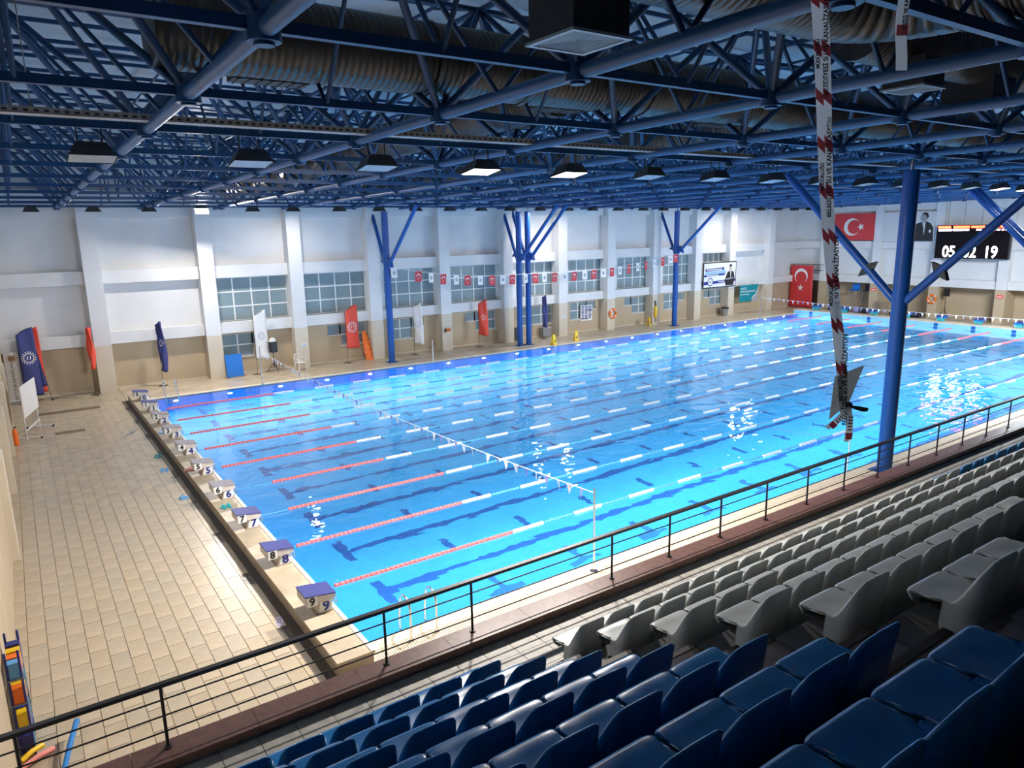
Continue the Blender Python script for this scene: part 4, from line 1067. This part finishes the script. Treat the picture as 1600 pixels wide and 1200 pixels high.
cloth_heap(54.0, 18.0, .9, 2.6, .42, BLACK, 'black bags heaped between two pillars of the end wall')
b = thing('folding_frames', (54.3, 20.2, 0), 'stack of thin metal frames leaning by the first pillar', 'frames')
for i in range(8): MB().path([(54.2, 19.6+i*.16, 0), (54.35, 19.6+i*.16, 1.0), (54.5, 19.75+i*.16, 1.0), (54.5, 19.75+i*.16, 0)], .016, 5).build('frame', GREYP, b)

# ================================================================== LEFT DECK
t = thing('whiteboard', (-4.75, 21.4, 0), 'white board on a wheeled stand by the left wall', 'whiteboard')
A, Bp = Vector((-4.86, 20.4, 0)), Vector((-4.36, 22.4, 0)); dd = (Bp-A).normalized(); nn = Vector((dd.y, -dd.x, 0))
def slab(p, q, z0, z1, th): 
    o = nn*th; return MB().add([p+Vector((0, 0, z0)), q+Vector((0, 0, z0)), q+o+Vector((0, 0, z0)), p+o+Vector((0, 0, z0)), p+Vector((0, 0, z1)), q+Vector((0, 0, z1)), q+o+Vector((0, 0, z1)), p+o+Vector((0, 0, z1))], [(3, 2, 1, 0), (4, 5, 6, 7), (0, 1, 5, 4), (1, 2, 6, 5), (2, 3, 7, 6), (3, 0, 4, 7)])
slab(A, Bp, .85, 2.05, .03).build('board', PAPER, t)
for p in (A+dd*.1, Bp-dd*.1):
    MB().tube(p-nn*.02, p-nn*.02+Vector((0, 0, 1.95)), .02, 6).build('upright', FRAMEW, t)
    MB().tube(p-nn*.45+Vector((0, 0, .09)), p+nn*.45+Vector((0, 0, .09)), .02, 6).build('foot_bar', FRAMEW, t)
    for s in (-1, 1): MB().ball(p+nn*.45*s+Vector((0, 0, .045)), .045, 8).build('castor', BLACK, t)
MB().tube(A+dd*.1+Vector((0, 0, .35)), Bp-dd*.1+Vector((0, 0, .35)), .025, 6).build('cross_bar', FRAMEW, t)
t = thing('fire_extinguisher', (-5.2, 20.0, 0), 'red fire extinguisher on the floor by the left wall', 'extinguisher')
MB().path([(-5.2, 19.9, 0), (-5.2, 19.9, .5), (-5.2, 19.9, .58), (-5.2, 19.9, .64)], [.09, .09, .06, .03], 12).build('cylinder', ORANGE, t); MB().path([(-5.2, 19.9, .64), (-5.2, 19.86, .70), (-5.15, 19.8, .68)], .02, 6).build('valve', BLACK, t)
for (x0, x1, y, dy, lab) in ((-4.4, -2.05, 24.85, .5, 'long brown floor grate on the start deck'), (-3.95, -2.95, 20.8, .42, 'short brown floor grate on the start deck')):
    t = thing('floor_grate', (x0, y, 0), lab, 'floor grate', 'floor grates')
    MB().box(x0, x1, y-dy/2, y+dy/2, -.005, .004).build('grate_bed', mat('grate_brown', (.16, .11, .07), .7), t)
    b = MB()
    for i in range(int((x1-x0)/.06)): b.box(x0+i*.06, x0+i*.06+.03, y-dy/2, y+dy/2, .003, .012)
    b.build('grate_bars', mat('grate_bar', (.22, .16, .11), .6), t)
t = thing('grey_mat', (-1.5, 19.0, 0), 'small grey diamond shaped rag on the start deck', 'rag')
MB().prism([(-1.78, 18.7), (-1.45, 18.95), (-1.25, 19.5), (-1.55, 19.3)], (.0, .025), 'z').build('cloth', INKG, t); MB().prism([(-1.6, 18.9), (-1.45, 19.0), (-1.4, 19.25), (-1.52, 19.2)], (.025, .04), 'z').build('fold', GREYP, t)
def slippers(x, y, z, ang, m_, lab):
    t = thing('slippers', (x, y, z), lab, 'slippers', 'pool slippers', rot=(0, 0, ang))
    for s in (-1, 1):
        so = MB().prism([(s*.07+.045*math.cos(2*math.pi*i/12)*(1 if math.sin(2*math.pi*i/12) > 0 else .8), .135*math.sin(2*math.pi*i/12)) for i in range(12)], (0, .03), 'z').build('sole', m_, t, world=False)
        MB().path([(s*.07-.045, .05, .02), (s*.07-.03, .05, .07), (s*.07, .05, .085), (s*.07+.03, .05, .07), (s*.07+.045, .05, .02)], .02, 6).build('strap', m_, so, world=False)
slippers(-1.19, 15.0, 0, .4, TEALP, 'grey teal slippers left of starting block 4')
slippers(-1.3, 13.2, 0, -.3, LBLUE, 'striped pale blue slippers left of starting block 5')
slippers(-1.28, 10.2, 0, 1.3, LBLUE, 'blue slippers lying left of starting block 6')
slippers(-.62, 7.85, .30, .2, TEALP, 'teal slippers on the ledge behind block 7')
t = thing('kickboard', (-.62, 12.0, .3), 'pink kickboard lying behind starting block 5', 'kickboard')
MB().prism([(-.95, 11.75), (-.6, 11.72), (-.5, 11.85), (-.5, 12.05), (-.62, 12.12), (-.95, 11.85)], (.30, .335), 'z').build('foam', PINK, t)
t = thing('kickboard', (-.68, 17.2, .3), 'pale blue kickboard lying behind starting block 3', 'kickboard')
MB().prism([(-.83, 17.0), (-.62, 17.0), (-.5, 17.25), (-.55, 17.5), (-.8, 17.3)], (.30, .33), 'z').build('foam', INKL, t)
link('floor_marking', text_mesh('1736', .20, LILAC, .0005), floor, Vector((-1.12, 1.75, .003))-floor.location, (0, 0, R(-100)))
# foam noodles and equipment rack in the corner below
def noodle(a, b_, m_, lab):
    t = thing('pool_noodle', a, lab, 'pool noodle', 'foam noodles'); A_, B_ = Vector(a), Vector(b_); mid = (A_+B_)/2+Vector((0, 0, .03))
    MB().path([A_, (A_+mid)/2, mid, (mid+B_)/2, B_], .04, 10).build('foam', m_, t)
    e = MB().tube(B_, B_+(B_-A_).normalized()*.002, .016, 8).build('end_hole', DARK, t)
noodle((-4.9, -.75, .05), (-4.62, .30, .25), mat('blue_foam', (.02, .19, .55), .7), 'blue foam noodle propped in the near left corner')
noodle((-5.35, -.12, .05), (-4.95, .10, .05), PINK, 'pink foam noodle in the near left corner')
noodle((-5.35, -.02, .10), (-5.08, .20, .10), YELLOW, 'yellow foam noodle behind the pink one')
t = thing('equipment_rack', (-5.3, .4, 0), 'tall mesh rack of coloured swim gear at the left edge', 'rack')
for x, y in ((-5.34, .2), (-5.34, .85), (-5.18, .2), (-5.18, .85)): MB().tube((x, y, 0), (x, y, 1.7), .018, 6).build('post', INKN, t)
cols = [INKN, BMAT, ORANGE, TEALP, PINK, YELLOW, CLOTHD, LBLUE]
for z in (.05, .45, .85, 1.25): MB().box(-5.36, -5.16, .18, .87, z, z+.02).build('shelf', GREYP, t)
for i in range(16):
    z = .07+.4*(i//4); y = .2+.165*(i % 4)
    MB().box(-5.34, -5.17, y, y+.14, z, z+.2+.1*random.random()).build('packed_float', cols[(i*3+i//4) % 8], t)

# ================================================================== HANGING TAPES
def ribbon(t, pts, wd, nm, m_, wdir, taper=0):
    vs = []; w_ = Vector(wdir)
    for i, p in enumerate(pts):
        p = Vector(p); tw = w_.normalized()*wd/2*(1-taper*i/(len(pts)-1)); vs += [p-tw, p+tw]
    b = MB(); b.add(vs, [(2*i, 2*i+1, 2*i+3, 2*i+2) for i in range(len(pts)-1)])
    return b.build(nm, m_, t)
vdir = Vector((rt.x, rt.y, 0))                      # the tape's width lies across the hall diagonal
toward = -Vector((fw.x, fw.y, 0)).normalized()
TOP = Vector((.80, -7.92, 9.22)); BOT = Vector((.985, -8.30, 5.86))
tp = thing('barrier_tape', tuple(TOP), 'long hanging red and white printed barrier tape with a card', 'tape')
L = (BOT-TOP).length
def tape_pt(q): p = TOP.lerp(BOT, q); return p+vdir*(-.03*math.sin(q*3.1))+toward*.02*math.sin(q*9)
N = 26
for off, wd, nm in ((-.038, .06, 'tape_strip'), (.030, .066, 'tape_strip')):
    pts = [tape_pt(i/N)+vdir*(off*(1-.45*i/N)) for i in range(N+1)]
    ws = wd
    s_ = ribbon(tp, pts, wd, nm, TAPEW, vdir+toward*.25, .4)
    k = 0
    qq = .02
    while qq < .95:
        a = tape_pt(qq)+vdir*off*(1-.45*qq)+toward*.004; c = tape_pt(qq+.025)+vdir*off*(1-.45*qq)+toward*.004; wv = (vdir+toward*.25).normalized()*wd/2*1.02*(1-.4*qq); d_ = (c-a)*.7
        MB().add([a-wv-d_*.5, a+wv+d_*.5, c+wv+d_*.5, c-wv-d_*.5], [(0, 1, 2, 3)]).build('red_stripe', TAPER, s_); qq += .105
tdir = (BOT-TOP).normalized(); xax = -tdir*-1; 
def text_on(parent, s_, size, q, off, flip=1):
    yv = (vdir+toward*.25).normalized()*-1*flip; xv = tdir*flip*1; zv = xv.cross(yv)
    if zv.dot(toward) < 0: yv = -yv; zv = xv.cross(yv)
    M_ = Matrix((xv, yv, zv)).transposed().to_4x4(); p = tape_pt(q)+vdir*off*(1-.45*q)+toward*.007
    o = link('lettering', text_mesh(s_, size, INKB, .0008, .0014, 'CENTER', .95), parent); off_ = Vector((0, 0, 0)); pp = parent
    while pp is not None: off_ += pp.location; pp = pp.parent
    M_.translation = p-off_; o.matrix_basis = M_
for q in (.13, .40, .67, .90):
    text_on(tp, 'BELEDİYESİ SU VE KANALİZASYON', .050, q, .030, -1)
    text_on(tp, 'MÜDÜRLÜĞÜ', .036, q+.02, -.038, -1)
cb = BOT+Vector((0, 0, .02))-toward*.03
vz = Vector((0, 0, 1))
MB().add([cb+vdir*-.10+vz*.34, cb+vdir*.13+vz*.43, cb+vdir*.03+vz*.12, cb+vdir*-.12+vz*-.02]+[cb+vdir*-.10+vz*.34+toward*.012, cb+vdir*.13+vz*.43+toward*.012, cb+vdir*.03+vz*.12+toward*.012, cb+vdir*-.12+vz*-.02+toward*.012],
         [(0, 1, 2, 3), (7, 6, 5, 4), (0, 4, 5, 1), (1, 5, 6, 2), (2, 6, 7, 3), (3, 7, 4, 0)]).build('card', CARD, tp)
MB().ball(tuple(cb+vdir*.02+vz*.10+toward*.03), .035, 8).build('knot', INKB, tp)
kn = cb+vdir*.02+vz*.10+toward*.06
for e1, e2, wd in ((vdir*-.18+vz*-.18, .06, .06), (vdir*-.01+vz*-.30, .05, .06), (vdir*.15+vz*-.03, .05, .04)):
    pe = [kn, kn+e1*.35+toward*.02, kn+e1*.7+toward*.03, kn+e1]
    side = e1.cross(toward).normalized()
    vs = []
    for i, p in enumerate(pe):
        ww = wd*(.35, .9, 1.0, .7)[i]/2; vs += [p-side*ww, p+side*ww]
    lp = MB(); lp.add(vs, [(2*i, 2*i+1, 2*i+3, 2*i+2) for i in range(3)]); lo_ = lp.build('bow_loop', TAPEW if wd > .05 else INKB, tp)
    if wd > .05:
        a = kn+e1*.72+toward*.036; MB().add([a-side*.03, a+side*.03, a+e1*.18+side*.026, a+e1*.18-side*.026], [(0, 1, 2, 3)]).build('red_stripe', TAPER, lo_)
        b = MB()
        for i in range(5):
            p = kn+e1*(.25+.09*i)+toward*.036; b.add([p-side*.018, p+side*.018, p+side*.018+e1*.035, p-side*.018+e1*.035], [(0, 1, 2, 3)])
        b.build('lettering', INKB, lo_)
tp2 = thing('barrier_tape', (.742, -8.606, 9.2), 'short torn end of barrier tape hanging at upper right', 'tape')
T2, B2 = Vector((.742, -8.606, 9.22)), Vector((.752, -8.626, 8.48)); 
for off in (-.02, .02):
    pts = [T2.lerp(B2, i/8)+vdir*(off+.01*math.sin(i)) for i in range(9)]
    s_ = ribbon(tp2, pts, .04, 'tape_strip', TAPEW, vdir)
    for q in (.2, .6):
        a = T2.lerp(B2, q)+vdir*off+toward*.004; MB().add([a-vdir*.02, a+vdir*.02, a+vdir*.02-vz*.07, a-vdir*.02-vz*.07], [(0, 1, 2, 3)]).build('red_stripe', TAPER, s_)
TOPX, BOTX, TOP, BOT = TOP, BOT, T2, B2; tdir = (B2-T2).normalized()
def tape_pt(q): return T2.lerp(B2, q)
text_on(tp2, 'TESİSİ VE KAN', .035, .5, .02, -1)
